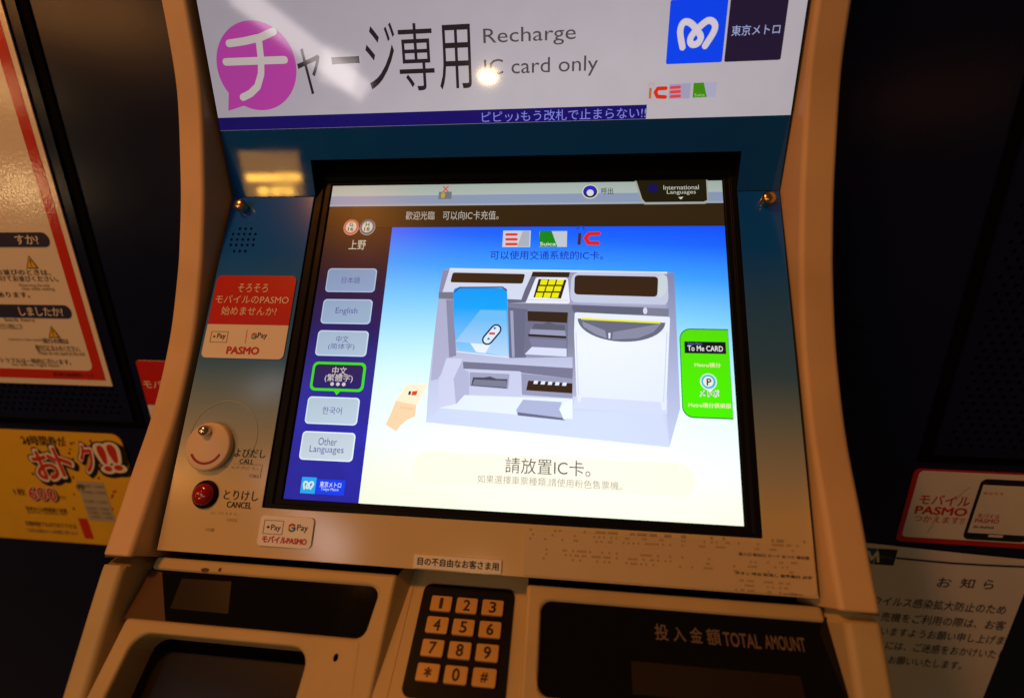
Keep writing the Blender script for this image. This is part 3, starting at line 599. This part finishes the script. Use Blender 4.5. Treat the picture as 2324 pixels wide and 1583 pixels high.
# cards along the top of the main pane
Ee = view(800, 560, 2.5822); E2 = view(820, 430, 4.648)
b = MB(); q = quad_of(SP, Ee(1182, 42), Ee(1360, 45), Ee(1358, 150), Ee(1178, 150)); SILV = lit((206, 212, 222)); b.poly(SP, [(q[0], q[1]), (q[2], q[1]), (q[2], q[3]), (q[0], q[3])], SILV, z2)
b.poly(SP, [(q[0] + .013, q[1] + .0005), (q[2] - .001, q[1] + .0005), (q[2] - .001, q[3] - .0005), (q[0] + .017, q[3] - .0005)], lit((174, 182, 194)), z3)
for k in range(3): b.stroke(SP, [SP.uv(*Ee(1205, 70 + 31 * k)), SP.uv(*Ee(1268, 70 + 31 * k))], .0024, lit((232, 62, 48)), z4)
q = quad_of(SP, Ee(1420, 45), Ee(1597, 48), Ee(1592, 150), Ee(1412, 148)); b.poly(SP, [(q[0], q[1]), (q[2], q[1]), (q[2], q[3]), (q[0], q[3])], lit((196, 204, 214)), z2)
b.px(SP, [Ee(1412, 148), Ee(1532, 149), Ee(1495, 46), Ee(1420, 45)], lit((26, 138, 30)), z3); b.tpx(SP, 'Suica', Ee(1420, 130), Ee(1522, 131), 8, lit((214, 236, 210)), z4, .03)
ic_icon(b, SP, Ee, 1662, 136, 140, lit((74, 42, 40)), lit((226, 40, 26)), lit((40, 60, 190)), z3, .9)
b.tpx(SP, '可以使用交通系統的IC卡。', (1113, 579), (1369, 580), 20, lit((26, 34, 176)), z2, .004); b.build('card_icon', ts)
# drawing of the machine
b = MB(); LZ = [z2]
def dr(pts, c, V=Ee):
    LZ[0] += .00002; b.px(SP, [V(*p) for p in pts], c if not isinstance(c, tuple) else lit(c), LZ[0])
def ell(cx, cy, a, bb, rot, n=26): return [(cx + a * math.cos(t) * math.cos(rot) - bb * math.sin(t) * math.sin(rot), cy + a * math.cos(t) * math.sin(rot) + bb * math.sin(t) * math.cos(rot)) for t in [2 * math.pi * i / n for i in range(n)]]
def rp(pts, r, n=4):
    """the outline with its corners rounded by r"""
    out = []
    for i, p in enumerate(pts):
        a = Vector(pts[i - 1]); b_ = Vector(p); c = Vector(pts[(i + 1) % len(pts)]); la, lc = (a - b_).length, (c - b_).length
        p0 = b_ + (a - b_) * min(.48, r / la); p1 = b_ + (c - b_) * min(.48, r / lc)
        out += [tuple(p0 * (1 - t) ** 2 + b_ * 2 * t * (1 - t) + p1 * t * t) for t in [k / n for k in range(n + 1)]]
    return out
def ln(pts, wd, c):
    LZ[0] += .00002; b.stroke(SP, [SP.uv(*Ee(*p)) for p in pts], wd * .000118, lit(c), LZ[0])
body_m = lit_ramp('drawing_body', SP, [(.06, (206, 216, 244)), (.10, (196, 202, 232)), (.15, (168, 168, 200)), (.21, (150, 146, 178))])
dr([(795, 300), (840, 285), (2240, 310), (2285, 318), (2325, 1190), (2255, 1440), (685, 1278), (700, 1040), (768, 470), (770, 430)], body_m)
dr([(2240, 318), (2285, 318), (2325, 1190), (2255, 1440), (2235, 1205)], lit_ramp('drawing_side', SP, [(.05, (196, 206, 240)), (.2, (128, 130, 168))]))
dr([(775, 1190), (2210, 1215), (2255, 1440), (685, 1278)], (205, 216, 246))
dr([(795, 300), (835, 300), (790, 440), (768, 440)], (146, 140, 172)); dr([(768, 440), (870, 440), (870, 486), (766, 480)], (120, 120, 142)); dr([(768, 484), (865, 488), (880, 830), (760, 1000), (716, 1010)], (176, 176, 208))
dr([(815, 490), (862, 490), (880, 850), (835, 860)], (138, 138, 168))
dr([(840, 285), (2240, 310), (2240, 322), (1620, 312), (835, 302)], (226, 228, 242)); dr([(835, 300), (1372, 309), (1340, 470), (1300, 490), (1210, 486), (1205, 415), (900, 405), (865, 440), (792, 440)], (212, 218, 240))
dr(rp([(858, 314), (1325, 324), (1308, 386), (842, 377)], 14), (60, 40, 24))
dr([(1375, 309), (1614, 312), (1606, 345), (1362, 341)], (56, 38, 24)); dr(rp([(1395, 345), (1600, 348), (1614, 515), (1318, 510)], 18), (232, 236, 250)); ln([(1340, 490), (1600, 494)], 5, (206, 210, 232)); dr([(1412, 356), (1592, 362), (1556, 482), (1378, 474)], (52, 34, 20))
for r_ in range(3):
    for k in range(3):
        x = 1428 + 52 * k - 15 * r_; y = 360 + 42 * r_; dr([(x, y), (x + 44, y + 1), (x + 34, y + 34), (x - 9, y + 33)], (236, 232, 20))
dr([(1322, 430), (1362, 341), (1395, 345), (1330, 505), (1216, 512), (1210, 486), (1300, 490)], (104, 104, 126))
dr(rp([(1625, 312), (2242, 318), (2250, 530), (1612, 512)], 60, 6), lit_ramp('drawing_hood', SP, [(.205, (196, 202, 226)), (.225, (222, 228, 246))])); dr(rp([(1644, 332), (2182, 342), (2176, 472), (1640, 456)], 26), (58, 38, 24)); dr(rp([(2185, 330), (2242, 336), (2238, 440), (2200, 478), (2178, 474)], 22), (204, 214, 222)); ln([(1625, 508), (2240, 526)], 6, (168, 172, 200))
dr([(1212, 512), (1630, 522), (2250, 548), (2235, 1205), (1630, 1110), (1630, 860), (1222, 866)], lit_ramp('drawing_mid', SP, [(.09, (176, 178, 206)), (.13, (132, 134, 158)), (.20, (112, 114, 136))])); dr(rp([(1620, 524), (2110, 540), (2110, 586), (1640, 578)], 20), (98, 100, 122)); dr(ell(2098, 562, 14, 22, 0), (214, 218, 234)); dr(rp([(1660, 1085), (2240, 1130), (2240, 1225), (1630, 1190)], 6), (208, 216, 244))
dr([(1215, 540), (1340, 552), (1330, 862), (1222, 864)], (104, 106, 132)); dr([(1228, 560), (1248, 562), (1258, 860), (1240, 860)], (158, 160, 190))
POCK = lit_ramp('drawing_pocket', SP, [(.10, (206, 226, 248)), (.125, (130, 196, 248)), (.16, (20, 164, 252)), (.20, (0, 142, 246))])
dr(rp([(862, 412), (1208, 416), (1222, 860), (885, 822), (866, 640)], 34, 6), POCK); ln([(872, 440), (902, 412), (1180, 410), (1206, 432)], 9, (62, 62, 92)); ln([(884, 824), (1220, 862)], 7, (226, 230, 244))
dr([(1036, 556), (1205, 560), (1215, 860), (1080, 830), (985, 770), (875, 760)], lit_ramp('drawing_wedge', SP, [(.10, (210, 226, 246)), (.15, (110, 188, 246))])); dr([(972, 770), (1100, 780), (1070, 834), (1010, 828)], (228, 238, 252))
ln([(1082, 748), (1138, 682)], 78, (20, 26, 48)); ln([(1082, 748), (1138, 682)], 56, (214, 232, 248)); dr([(1095, 700), (1132, 702), (1130, 716), (1092, 714)], (226, 60, 60)); dr([(1120, 668), (1142, 670), (1128, 684)], (24, 90, 190)); dr([(1078, 748), (1100, 748), (1090, 732)], (24, 90, 190))
dr([(1330, 562), (1604, 572), (1596, 860), (1316, 842)], (112, 112, 138)); dr([(1340, 565), (1600, 573), (1595, 640), (1342, 628)], (54, 38, 28)); dr([(1385, 645), (1440, 648), (1470, 632), (1520, 650), (1580, 655), (1582, 690), (1368, 680)], (92, 92, 112)); dr([(1360, 680), (1582, 690), (1588, 725), (1352, 712)], (150, 152, 180)); dr([(1345, 712), (1590, 726), (1590, 740), (1345, 726)], (42, 34, 34)); dr([(1352, 740), (1590, 752), (1590, 805), (1368, 795)], (124, 126, 154)); dr([(1368, 795), (1592, 806), (1592, 858), (1322, 842)], (212, 218, 242))
dr(rp([(1644, 572), (2258, 602), (2250, 780), (2232, 1205), (2205, 1202), (2198, 1150), (1688, 1116), (1674, 1160), (1655, 1100), (1640, 700)], 14), lit_ramp('drawing_hopper', SP, [(.09, (224, 232, 252)), (.13, (236, 241, 253)), (.19, (222, 228, 248))])); ln([(2238, 700), (2215, 1150)], 6, (204, 212, 236)); ln([(1652, 700), (1668, 1100)], 6, (206, 212, 236))
dr([(1664, 612)] + [(1945 - 282 * math.cos(t), 625 + 137 * math.sin(t) + 12 * (-math.cos(t))) for t in [math.pi * i / 20 for i in range(21)]] + [(2228, 640)], (104, 106, 128)); dr([(1690, 630), (1840, 690), (1850, 740), (1780, 715), (1700, 665)], (142, 144, 168)); dr([(1890, 700), (2200, 645), (2150, 700), (2050, 740), (1885, 748)], (136, 138, 162)); dr([(1690, 608), (2200, 634), (2192, 646), (1684, 620)], (232, 232, 24)); dr([(1860, 705), (1875, 706), (1872, 742), (1862, 742)], (226, 232, 246))
dr([(820, 866), (925, 872), (880, 1162), (770, 1185), (768, 1020)], (206, 210, 238)); dr([(865, 1000), (925, 872), (925, 935), (970, 960), (965, 1102), (880, 1162)], (178, 182, 214))
dr([(925, 890), (1632, 932), (1630, 1000), (1305, 962), (1290, 952), (928, 936)], (118, 118, 146)); dr([(930, 935), (1290, 953), (1305, 965), (1300, 1128), (965, 1102), (965, 962)], (198, 202, 232)); dr([(970, 958), (1225, 970), (1216, 1066), (968, 1046)], (158, 160, 190)); dr([(990, 990), (1060, 992), (1100, 985), (1140, 1000), (1212, 1002), (1206, 1062), (978, 1044)], (74, 74, 94)); dr([(1000, 1004), (1206, 1014), (1206, 1056), (985, 1040)], (122, 124, 146))
dr([(1300, 965), (1630, 1000), (1630, 1126), (1305, 1104)], (148, 150, 180)); dr([(1345, 1012), (1630, 1030), (1628, 1094), (1332, 1074)], (56, 38, 26))
for k in range(5): dr([(1384 + 46 * k, 1012 + 3 * k), (1410 + 46 * k, 1013 + 3 * k), (1404 + 46 * k, 1034 + 3 * k), (1378 + 46 * k, 1033 + 3 * k)], (222, 228, 246))
dr([(885, 1160), (935, 1105), (1630, 1130), (1630, 1260), (770, 1188)], (226, 236, 250)); dr([(1312, 1134), (1562, 1150), (1545, 1200), (1582, 1266), (1276, 1232), (1268, 1200)], (170, 178, 214)); dr([(1276, 1215), (1570, 1252), (1582, 1268), (1280, 1236)], (104, 106, 132)); dr([(1545, 1190), (1628, 1128), (1628, 1245), (1572, 1262)], (232, 240, 252))
b.build('machine_drawing', ts)
b = MB(); LZ[0] = z2
dr([(490, 1140), (625, 1160), (615, 1240), (560, 1265), (520, 1300), (492, 1336), (425, 1292), (455, 1230)], (250, 214, 172)); dr([(560, 1035), (700, 1030), (625, 1168), (490, 1140)], (255, 240, 208)); dr([(575, 1078), (590, 1078), (585, 1102), (570, 1102)], (80, 50, 40)); dr([(598, 1078), (632, 1076), (622, 1104), (590, 1104)], (226, 74, 50)); dr([(520, 1175), (610, 1185), (600, 1200), (515, 1190)], (246, 204, 160))
b.build('hand_and_card_drawing', ts)
b = MB(); q = quad_of(SP, (943, 1021), (1570, 1052), (1585, 1128), (935, 1096)); b.poly(SP, rr(q[0], q[1], q[2], q[3], (q[3] - q[1]) * .48, 10), lit_ramp('prompt_fill', SP, [(.0, (255, 246, 226)), (.06, (255, 249, 226))]), z2)
b.tpx(SP, '請放置IC卡。', (1147, 1056), (1340, 1062), 36, lit((96, 92, 84)), z3, -.012); b.tpx(SP, '如果選擇車票種類,請使用粉色售票機。', (1084, 1086), (1412, 1102), 20, lit((168, 164, 146)), z3, -.012); b.build('prompt_banner', ts)
G6 = view(1660, 800, 6.09); b = MB(); q = quad_of(SP, G6(240, 145), G6(965, 152), G6(1048, 1490), G6(290, 1470))
b.poly(SP, rr(q[0] - .0005, q[1] - .0008, q[2] + .0003, q[3] + .0008, .0085, 8, 'ad'), lit((20, 84, 40)), z2); b.poly(SP, rr(q[0], q[1], q[2], q[3], .0080, 8, 'ad'), lit_ramp('points_tab_green', SP, [(.08, (74, 240, 4)), (.15, (88, 222, 10))]), z3)
c_ = quad_of(SP, G6(305, 328), G6(935, 335), G6(940, 515), G6(312, 508)); b.poly(SP, [(c_[0], c_[1]), (c_[2], c_[1]), (c_[2], c_[3]), (c_[0], c_[3])], lit((26, 20, 36)), z4); WH = lit((232, 232, 222))
b.tpx(SP, 'Tokyo Metro', G6(352, 362), G6(575, 370), 7, lit((96, 110, 190)), z5, .02); b.tpx(SP, 'To Me CARD', G6(355, 432), G6(890, 438), 12, WH, z5, .03); b.tpx(SP, 'Metro積分', G6(462, 682), G6(858, 688), 10, lit((238, 226, 170)), z4, .03)
u, v = SP.uv(*G6(672, 938)); b.poly(SP, circ(u, v, .0062, .0064, 32), WH, z4); b.poly(SP, [(u - .0032, v - .0045), (u + .0008, v - .0088), (u + .004, v - .0045)], WH, z4); b.poly(SP, circ(u, v, .0053, .0055, 32), lit((50, 184, 226)), z5); b.poly(SP, circ(u - .0002, v, .0038, .0040, 32), lit((238, 232, 214)), z5 + .0001); b.tpx(SP, 'P', G6(645, 945), G6(712, 945), 15, lit((50, 40, 40)), z5 + .0003, .04)
b.tpx(SP, 'メトポ', G6(540, 1115), G6(830, 1115), 15, WH, z4, .10); b.tpx(SP, 'メトポ', G6(560, 1115), G6(812, 1115), 11, lit((50, 46, 40)), z5, .0); b.tpx(SP, 'Metro積分俱樂部', G6(370, 1288), G6(1015, 1308), 11, lit((238, 226, 170)), z4, .03); b.build('points_tab', ts)

# ---- fittings on the console
def stud(x, y):
    u, v = CP.uv(x, y); b = MB(); lathe(b, CP, u, v, [(.0054, 0), (.0054, .0068), (.0050, .0080), (.0040, .0090), (.0021, .0097)], BRASS, 24); o = b.build('stud', tm, smooth=True)
    for p in o.data.polygons: p.use_smooth = True
    o.modifiers.new('split', 'EDGE_SPLIT').split_angle = math.radians(50)
stud(554, 473); stud(1738, 458)
b = MB(); D1 = (1490, 60); rows = [(1550, 30, 3), (1505, 65, 5), (1495, 100, 5), (1490, 135, 5), (1512, 175, 3)]
for x, y, n in rows:
    for k in range(n):
        u, v = CP.uv(*D_(x + 36 * k, y)); b.poly(CP, circ(u, v, .0011, .0013, 12), VOID, .0003)
b.build('speaker_holes', tm)
# call button under a pivoting cover
u, v = CP.uv(480, 1013); b = MB(); R_ = .0192
lathe(b, CP, u, v, [(R_, .0006), (R_, .0042), (R_ - .0006, .0050), (R_ - .0016, .0054)], mat('cover_plastic', (.74, .60, .47), .4, .4, var=(30, .04)), 48); cover = b.build('call_cover', tm, smooth=True); cover.modifiers.new('split', 'EDGE_SPLIT').split_angle = math.radians(40)
b = MB(); uk, vk = CP.uv(479, 979); lathe(b, CP, uk, vk, [(.0046, .0055), (.0044, .0085), (.0034, .0105), (.0016, .0114)], STEEL, 24); b.build('pivot_knob', cover, smooth=True)
b = MB(); b.stroke(CP, [(u + R_ * .70 * math.cos(t), v + R_ * .70 * math.sin(t)) for t in [math.radians(a) for a in range(212, 336, 8)]], .0018, mat('dark_red_ink', (.32, .02, .015), .5, .3), .0057); b.build('arc_mark', cover)
b = MB(); b.stroke(CP, [(u + .0085 + .029 * math.cos(t), v + .0085 + .029 * math.sin(t)) for t in [math.radians(a) for a in range(-35, 206, 7)]], .0010, mat('worn_ring', (.34, .42, .48), .4, .4), .0003); b.build('wear_ring', con)
u, v = CP.uv(467, 1121); b = MB(); lathe(b, CP, u, v, [(.0108, .0003), (.0108, .0012), (.0096, .0018), (.0088, .0016), (.0086, .0004)], BLACK, 40); cb = b.build('cancel_button', tm, smooth=True)
b = MB(); RB = mat('red_button_plastic', (.32, .006, .005), .14, .5); lathe(b, CP, u, v, [(.0084, .0005), (.0084, .0030), (.0080, .0044), (.0068, .0058), (.0050, .0068), (.0026, .0074)], RB, 36); b.build('button_cap', cb, smooth=True)
J1 = view(500, 1080, 4.648); b = MB()
def cl(body, l, r_, h, m_=INK, bo=.0): b.tpx(CP, body, J1(*l), J1(*r_), h, m_, .0004, bo)
cl('よびだし', (405, 235), (765, 250), 20); cl('CALL', (462, 335), (622, 342), 11); cl('とりけし', (280, 730), (680, 735), 22); cl('CANCEL', (315, 835), (600, 850), 14, INK, .01)
cl('よびだし', (250, 395), (690, 420), 6, FAINT); cl('CALL', (575, 500), (690, 510), 7, GREYINK); cl('とりけし', (130, 930), (460, 950), 6, FAINT); cl('CANCEL', (310, 1015), (440, 1020), 7, FAINT); cl('つり銭', (60, 1125), (165, 1135), 8, GREYINK)
b.stroke(CP, [CP.uv(*J1(390, 362)), CP.uv(*J1(722, 378)), CP.uv(*J1(700, 530))], .0004, FAINT, .0004); b.build('lettering', con)
# ---- lower unit
FT = .0095
TLw = -.0338
b = MB(); wl, wr, r7 = -.2712, -.0874, .0075
notch = [(wl, -.0003)] + [(wr - r7 + r7 * math.cos(t), -.0003 - r7 + r7 * math.sin(t)) for t in [math.pi / 2 - i * math.pi / 12 for i in range(7)]] + [(wr - r7 - .002 + r7 * math.cos(t), TLw + r7 + r7 * math.sin(t)) for t in [-i * math.pi / 12 for i in range(7)]] + [(wl, TLw)]
out = [(wl, -.150), (-.0754, -.150), (-.0754, FT), (wl, FT)] + notch
b.plate(FP, out, [rr(-.2575, -.140, -.1265, -.0425, .012)], CREAM_DIM, 0, .030, depth=.026); lf = b.build('left_fascia', tm, bevel=.0028)
b = MB(); b.poly(FP, rr(-.262, -.145, -.122, -.038, .012), mat('smoked_pocket', (.008, .006, .004), .25, .4), -.0255); b.build('card_pocket', lf)
b = MB(); b.slab(FP, [(wl - .0004, TLw - .004), (wr + .002, TLw - .004), (wr + .002, .003), (wl - .0004, .003)], GLASS, -.0022, .003); b.build('window', lf)
b = MB(); b.px(FP, [(338, 1290), (364, 1296), (371, 1408), (276, 1402)], mat('cheek_reflection_brown', (.10, .055, .024), .25, .5), -.0021); b.build('painted_cheek_reflection', lf)  # brown patch painted as the side cheek's reflection in the glass
b = MB(); b.px(FP, [(409, 1310), (522, 1317), (514, 1390), (382, 1378)], mat('window_reflection_dim', (.009, .0065, .006), .3, .3), -.0021); b.build('painted_window_reflection', lf)  # dim brown patch painted as a reflection in the window glass
b = MB(); u, v = FP.uv(762, 1491); b.poly(FP, circ(u, v, .0016, .0024, 16), VOID, .0003); b.build('pin_hole', lf)
b = MB(); b.raw([FP.pt(-.0756, FT - .001, -.001), FP.pt(-.0756, -.15, -.001), KP.pt(-.0655, -.125, .0004), KP.pt(-.0655, .04, .0004)], [[0, 1, 2, 3]], CREAM_DIM); b.build('bevelled_flank', lf)
b = MB(); u, v = FP.uv(465, 1293); b.poly(FP, [(u + .0030 * math.cos(t) * (1 + .2 * math.sin(3 * t)), v + .0016 * math.sin(t)) for t in [i * math.pi / 9 for i in range(18)]], mat('grime', (.10, .07, .035), .6, .2), .0004); u, v = FP.uv(499, 1292); b.poly(FP, circ(u, v, .0011, .0014, 12), mat('grime', (.1, .07, .035)), .0004); b.build('grime_spots', lf)
b = MB(); wl2, wr2, bt2 = .0318, .2210, -.0565
notch2 = [(wr2, bt2)] + [(wl2 + r7 + r7 * math.cos(t), bt2 + r7 + r7 * math.sin(t)) for t in [1.5 * math.pi - i * math.pi / 12 for i in range(7)]] + [(wl2 + r7 + r7 * math.cos(t), -.0008 - r7 + r7 * math.sin(t)) for t in [math.pi - i * math.pi / 12 for i in range(7)]] + [(wr2, -.0008)]
b.plate(FP, [(wr2, FT), (.0205, FT), (.0205, -.150), (wr2, -.150)] + notch2, [], CREAM_DIM, 0, .030); rf = b.build('right_fascia', tm, bevel=.0028)
b = MB(); b.slab(FP, [(wl2 - .002, bt2 - .004), (wr2 + .0022, bt2 - .004), (wr2 + .0022, .003), (wl2 - .002, .003)], GLASS, -.0022, .003); dw = b.build('amount_window', rf)
I2 = view(1660, 1131, 2.5822); H2 = view(800, 1131, 2.5822); b = MB(); PRN = mat('grey_brown_print', (.16, .115, .085), .5, .3)
b.tpx(FP, '投', H2(2165, 1150), H2(2250, 1156), 36, PRN, -.0018, .03); b.tpx(FP, '入', I2(62, 1165), I2(142, 1170), 32, PRN, -.0018, .03); b.tpx(FP, '金', I2(172, 1170), I2(250, 1175), 34, PRN, -.0018, .03); b.tpx(FP, '額', I2(280, 1180), I2(368, 1188), 36, PRN, -.0018, .03)
b.tpx(FP, 'TOTAL', I2(388, 1198), I2(626, 1215), 31, PRN, -.0018, .035); b.tpx(FP, 'AMOUNT', I2(656, 1216), I2(918, 1235), 31, PRN, -.0018, .035); b.build('lettering', dw)
b = MB(); b.slab(FP, [(.092, bt2 + .006), (.197, bt2 + .006), (.197, -.0325), (.092, -.0325)], mat('unlit_lcd', (.020, .013, .009), .3, .5), -.0019, .001); b.build('lcd_panel', dw)
b = MB(); b.slab(KP, [(-.0754, -.13), (.0206, -.13), (.0206, .045), (-.0754, .045)], CREAM_DIM, 0, .01); kb = b.build('keypad', tm)
b = MB(); b.slab(KP, rr(-.0568, -.060, .0113, .0122, .0055), BLACK, .0012, .001); b.build('key_field', kb)
kx = [KP.uv(1003, 1372)[0], 0, KP.uv(1119, 1381)[0]]; kx[1] = (kx[0] + kx[2]) / 2; ky0 = KP.uv(1061, 1377)[1]; kp_ = (ky0 - KP.uv(1043, 1478)[1]) / 2
INKK = mat('key_print', (.02, .014, .008), .5, .3)
for r_ in range(4):
    for k in range(3):
        b = MB(); u, v = kx[k], ky0 - kp_ * r_; lp = rr(u - .0077, v - .0053, u + .0077, v + .0053, .0012, 4); b.slab(KP, lp, KEYC, .0036, .0030)
        b.text(KP, '123456789*0#'[r_ * 3 + k], u - (.0009 if r_ + k == 0 else .0023), u + (.0009 if r_ + k == 0 else .0023), v, .0072 if r_ < 3 or k == 1 else .0055, INKK, .0039, .035); b.build('key', kb, bevel=.0005)

# ---------------------------------------------------------------- stickers and signs fixed to the machine
K5 = view(500, 680, 7.197)
q = quad_of(CP, K5(318, 88), K5(1742, 55), K5(1515, 1570), K5(35, 1540)); v0s = CP.uv(*K5(800, 948))[1]
s1 = empty('promo_sticker', CP.pt((q[0] + q[2]) / 2, q[1]), label='red and white advertising sticker left of the touchscreen', category='sticker')
uls = max(q[0], UL + .0012)
b = MB(); b.slab(CP, rr(uls, q[1], q[2], q[3], .0045), FILM, .0008, .0006); b.build('sticker_film', s1)
b = MB(); b.poly(CP, rr(uls, v0s, q[2], q[3], .0045, 6, 'cd'), REDV, .0010); b.build('red_field', s1)
b = MB(); b.tpx(CP, 'そろそろ', K5(700, 295), K5(1240, 290), 19, FILM, .0012, -.004); b.tpx(CP, 'モバイルのPASMO', K5(300, 500), K5(1612, 495), 18, FILM, .0012, -.004); b.tpx(CP, '始めませんか?', K5(400, 710), K5(1395, 700), 20, FILM, .0012, -.004); b.tpx(CP, 'PASMO', K5(495, 1415), K5(1070, 1410), 16, REDI, .0011, .05); b.build('lettering', s1)
def pay_marks(b, P, V, apple, pay1, gee, pay2, boxq, hp, off, m_=INK):
    """fruit mark and Pay in a thin box; four-colour round G and Pay"""
    ax, ay = P.uv(*V(*apple)); s = hp * .000105
    b.poly(P, circ(ax - s * .22, ay - s * .05, s * .36, s * .45, 16), m_, off); b.poly(P, circ(ax + s * .22, ay - s * .05, s * .36, s * .45, 16), m_, off + .00002); b.poly(P, circ(ax + s * .08, ay + s * .58, s * .20, s * .10, 10, .7, .7 + 2 * math.pi), m_, off)
    b.tpx(P, 'Pay', V(*pay1[0]), V(*pay1[1]), hp, m_, off, -.005); b.tpx(P, 'Pay', V(*pay2[0]), V(*pay2[1]), hp * 1.08, m_, off, -.005)
    gx, gy = P.uv(*V(*gee)); R = s * 1.35
    for a0, a1, mm in ((40, 160, REDI), (155, 215, YELI), (210, 320, GREENI), (315, 362, BLUEI)): b.stroke(P, [(gx + R * math.cos(math.radians(a)), gy + R * math.sin(math.radians(a))) for a in range(a0, a1, 12)], s * .75, mm, off)
    b.stroke(P, [(gx, gy), (gx + R, gy)], s * .6, BLUEI, off + .00002)
    if boxq:
        c = quad_of(P, *[V(*p) for p in boxq]); b.stroke(P, [(c[0], c[1]), (c[2], c[1]), (c[2], c[3]), (c[0], c[3])], .00035, GREYINK, off, True)
b = MB(); pay_marks(b, CP, K5, (270, 1160), ((322, 1160), (470, 1165)), (985, 1155), ((1050, 1150), (1215, 1160)), ((225, 1075), (520, 1070), (490, 1260), (190, 1265)), 15, .0011)
b.stroke(CP, [CP.uv(*K5(862, 1040)), CP.uv(*K5(825, 1280))], .0004, mat('dotted_pink', (.7, .25, .2), .5, .3), .0011); b.build('payment_marks', s1)
q = quad_of(CP, J1(712, 965), J1(1335, 985), J1(1300, 1345), J1(680, 1315)); s2 = empty('payment_sticker', CP.pt((q[0] + q[2]) / 2, q[1]), label='small white payment sticker with red and black print below the touchscreen', category='sticker')
b = MB(); b.slab(CP, rr(q[0], q[1], q[2], q[3], .0032), FILM, .0014, .0012); b.build('sticker_film', s2)
b = MB(); pay_marks(b, CP, J1, (805, 1095), ((838, 1108), (948, 1115)), (1080, 1105), ((1140, 1112), (1265, 1120)), ((762, 1015), (985, 1025), (965, 1185), (748, 1170)), 17, .0017); b.tpx(CP, 'モバイルPASMO', J1(735, 1242), J1(1250, 1255), 15, REDI, .0017, .05); b.build('lettering', s2)
q = quad_of(CP, (941, 1257), (1139.5, 1268.5), (1136.5, 1301), (939.5, 1287)); s3 = empty('label_plate', CP.pt((q[0] + q[2]) / 2, q[1]), label='narrow white label with one line of black print above the keypad', category='label')
b = MB(); b.slab(CP, [(q[0], q[1]), (q[2], q[1]), (q[2], q[3]), (q[0], q[3])], FILM, .0012, .0010); b.build('plate', s3)
b = MB(); b.tpx(CP, '目の不自由なお客さま用', (949, 1272), (1132, 1283), 18, INK, .0015, .03); b.build('lettering', s3)
X8 = view(1290, 1290, 2.9795); q = quad_of(CP, X8(58, 95), X8(2205, 205), X8(2245, 590), X8(50, 440)); s4 = empty('braille_sheet', CP.pt((q[0] + q[2]) / 2, q[1]), label='wide translucent braille sheet below the right of the touchscreen', category='braille sheet')
BSH = mat('braille_film', (.66, .535, .345), .36, .45, var=(18, .05)); DOT = mat('braille_dot', (.47, .38, .23), .4, .4); q = (q[0], max(q[1], VB + .0008), min(q[2], UR - .001), q[3])
b = MB(); b.slab(CP, rr(q[0], q[1], q[2], q[3] - .0005, .002), BSH, .0007, .0006); b.build('film', s4)
b = MB(); rnd = random.Random(3)
for row, (xa, xb) in enumerate(((70, 2180), (205, 1470), (1620, 2160), (1450, 2180))):
    ya, yb = ((128, 222), (275, 350), (368, 380), (490, 545))[row]; n = int((xb - xa) / 36)
    for i in range(n):
        if rnd.random() < .3: continue
        for k in range(3):
            for j in range(2):
                if rnd.random() < .42:
                    t = (i + .5 * j) / n; u, v = CP.uv(*X8(xa + (xb - xa) * t, ya + (yb - ya) * t)); lathe(b, CP, u, v + (1 - k) * .0030, [(.00085, .0007), (.0006, .0011)], DOT, 8)
b.build('braille_dots', s4)
b = MB(); b.tpx(CP, '投入口 取出口 カード おつり 領収書', X8(1655, 275), X8(2180, 310), 7, INK, .0010, .02); b.tpx(CP, 'ボタン 呼出 取消し 音声案内 点字', X8(1630, 420), X8(2200, 452), 7, INK, .0010, .02); b.tpx(CP, '点字案内', X8(1985, 572), X8(2130, 582), 5, GREYINK, .0010); b.build('lettering', s4)
bpy.context.view_layer.update()
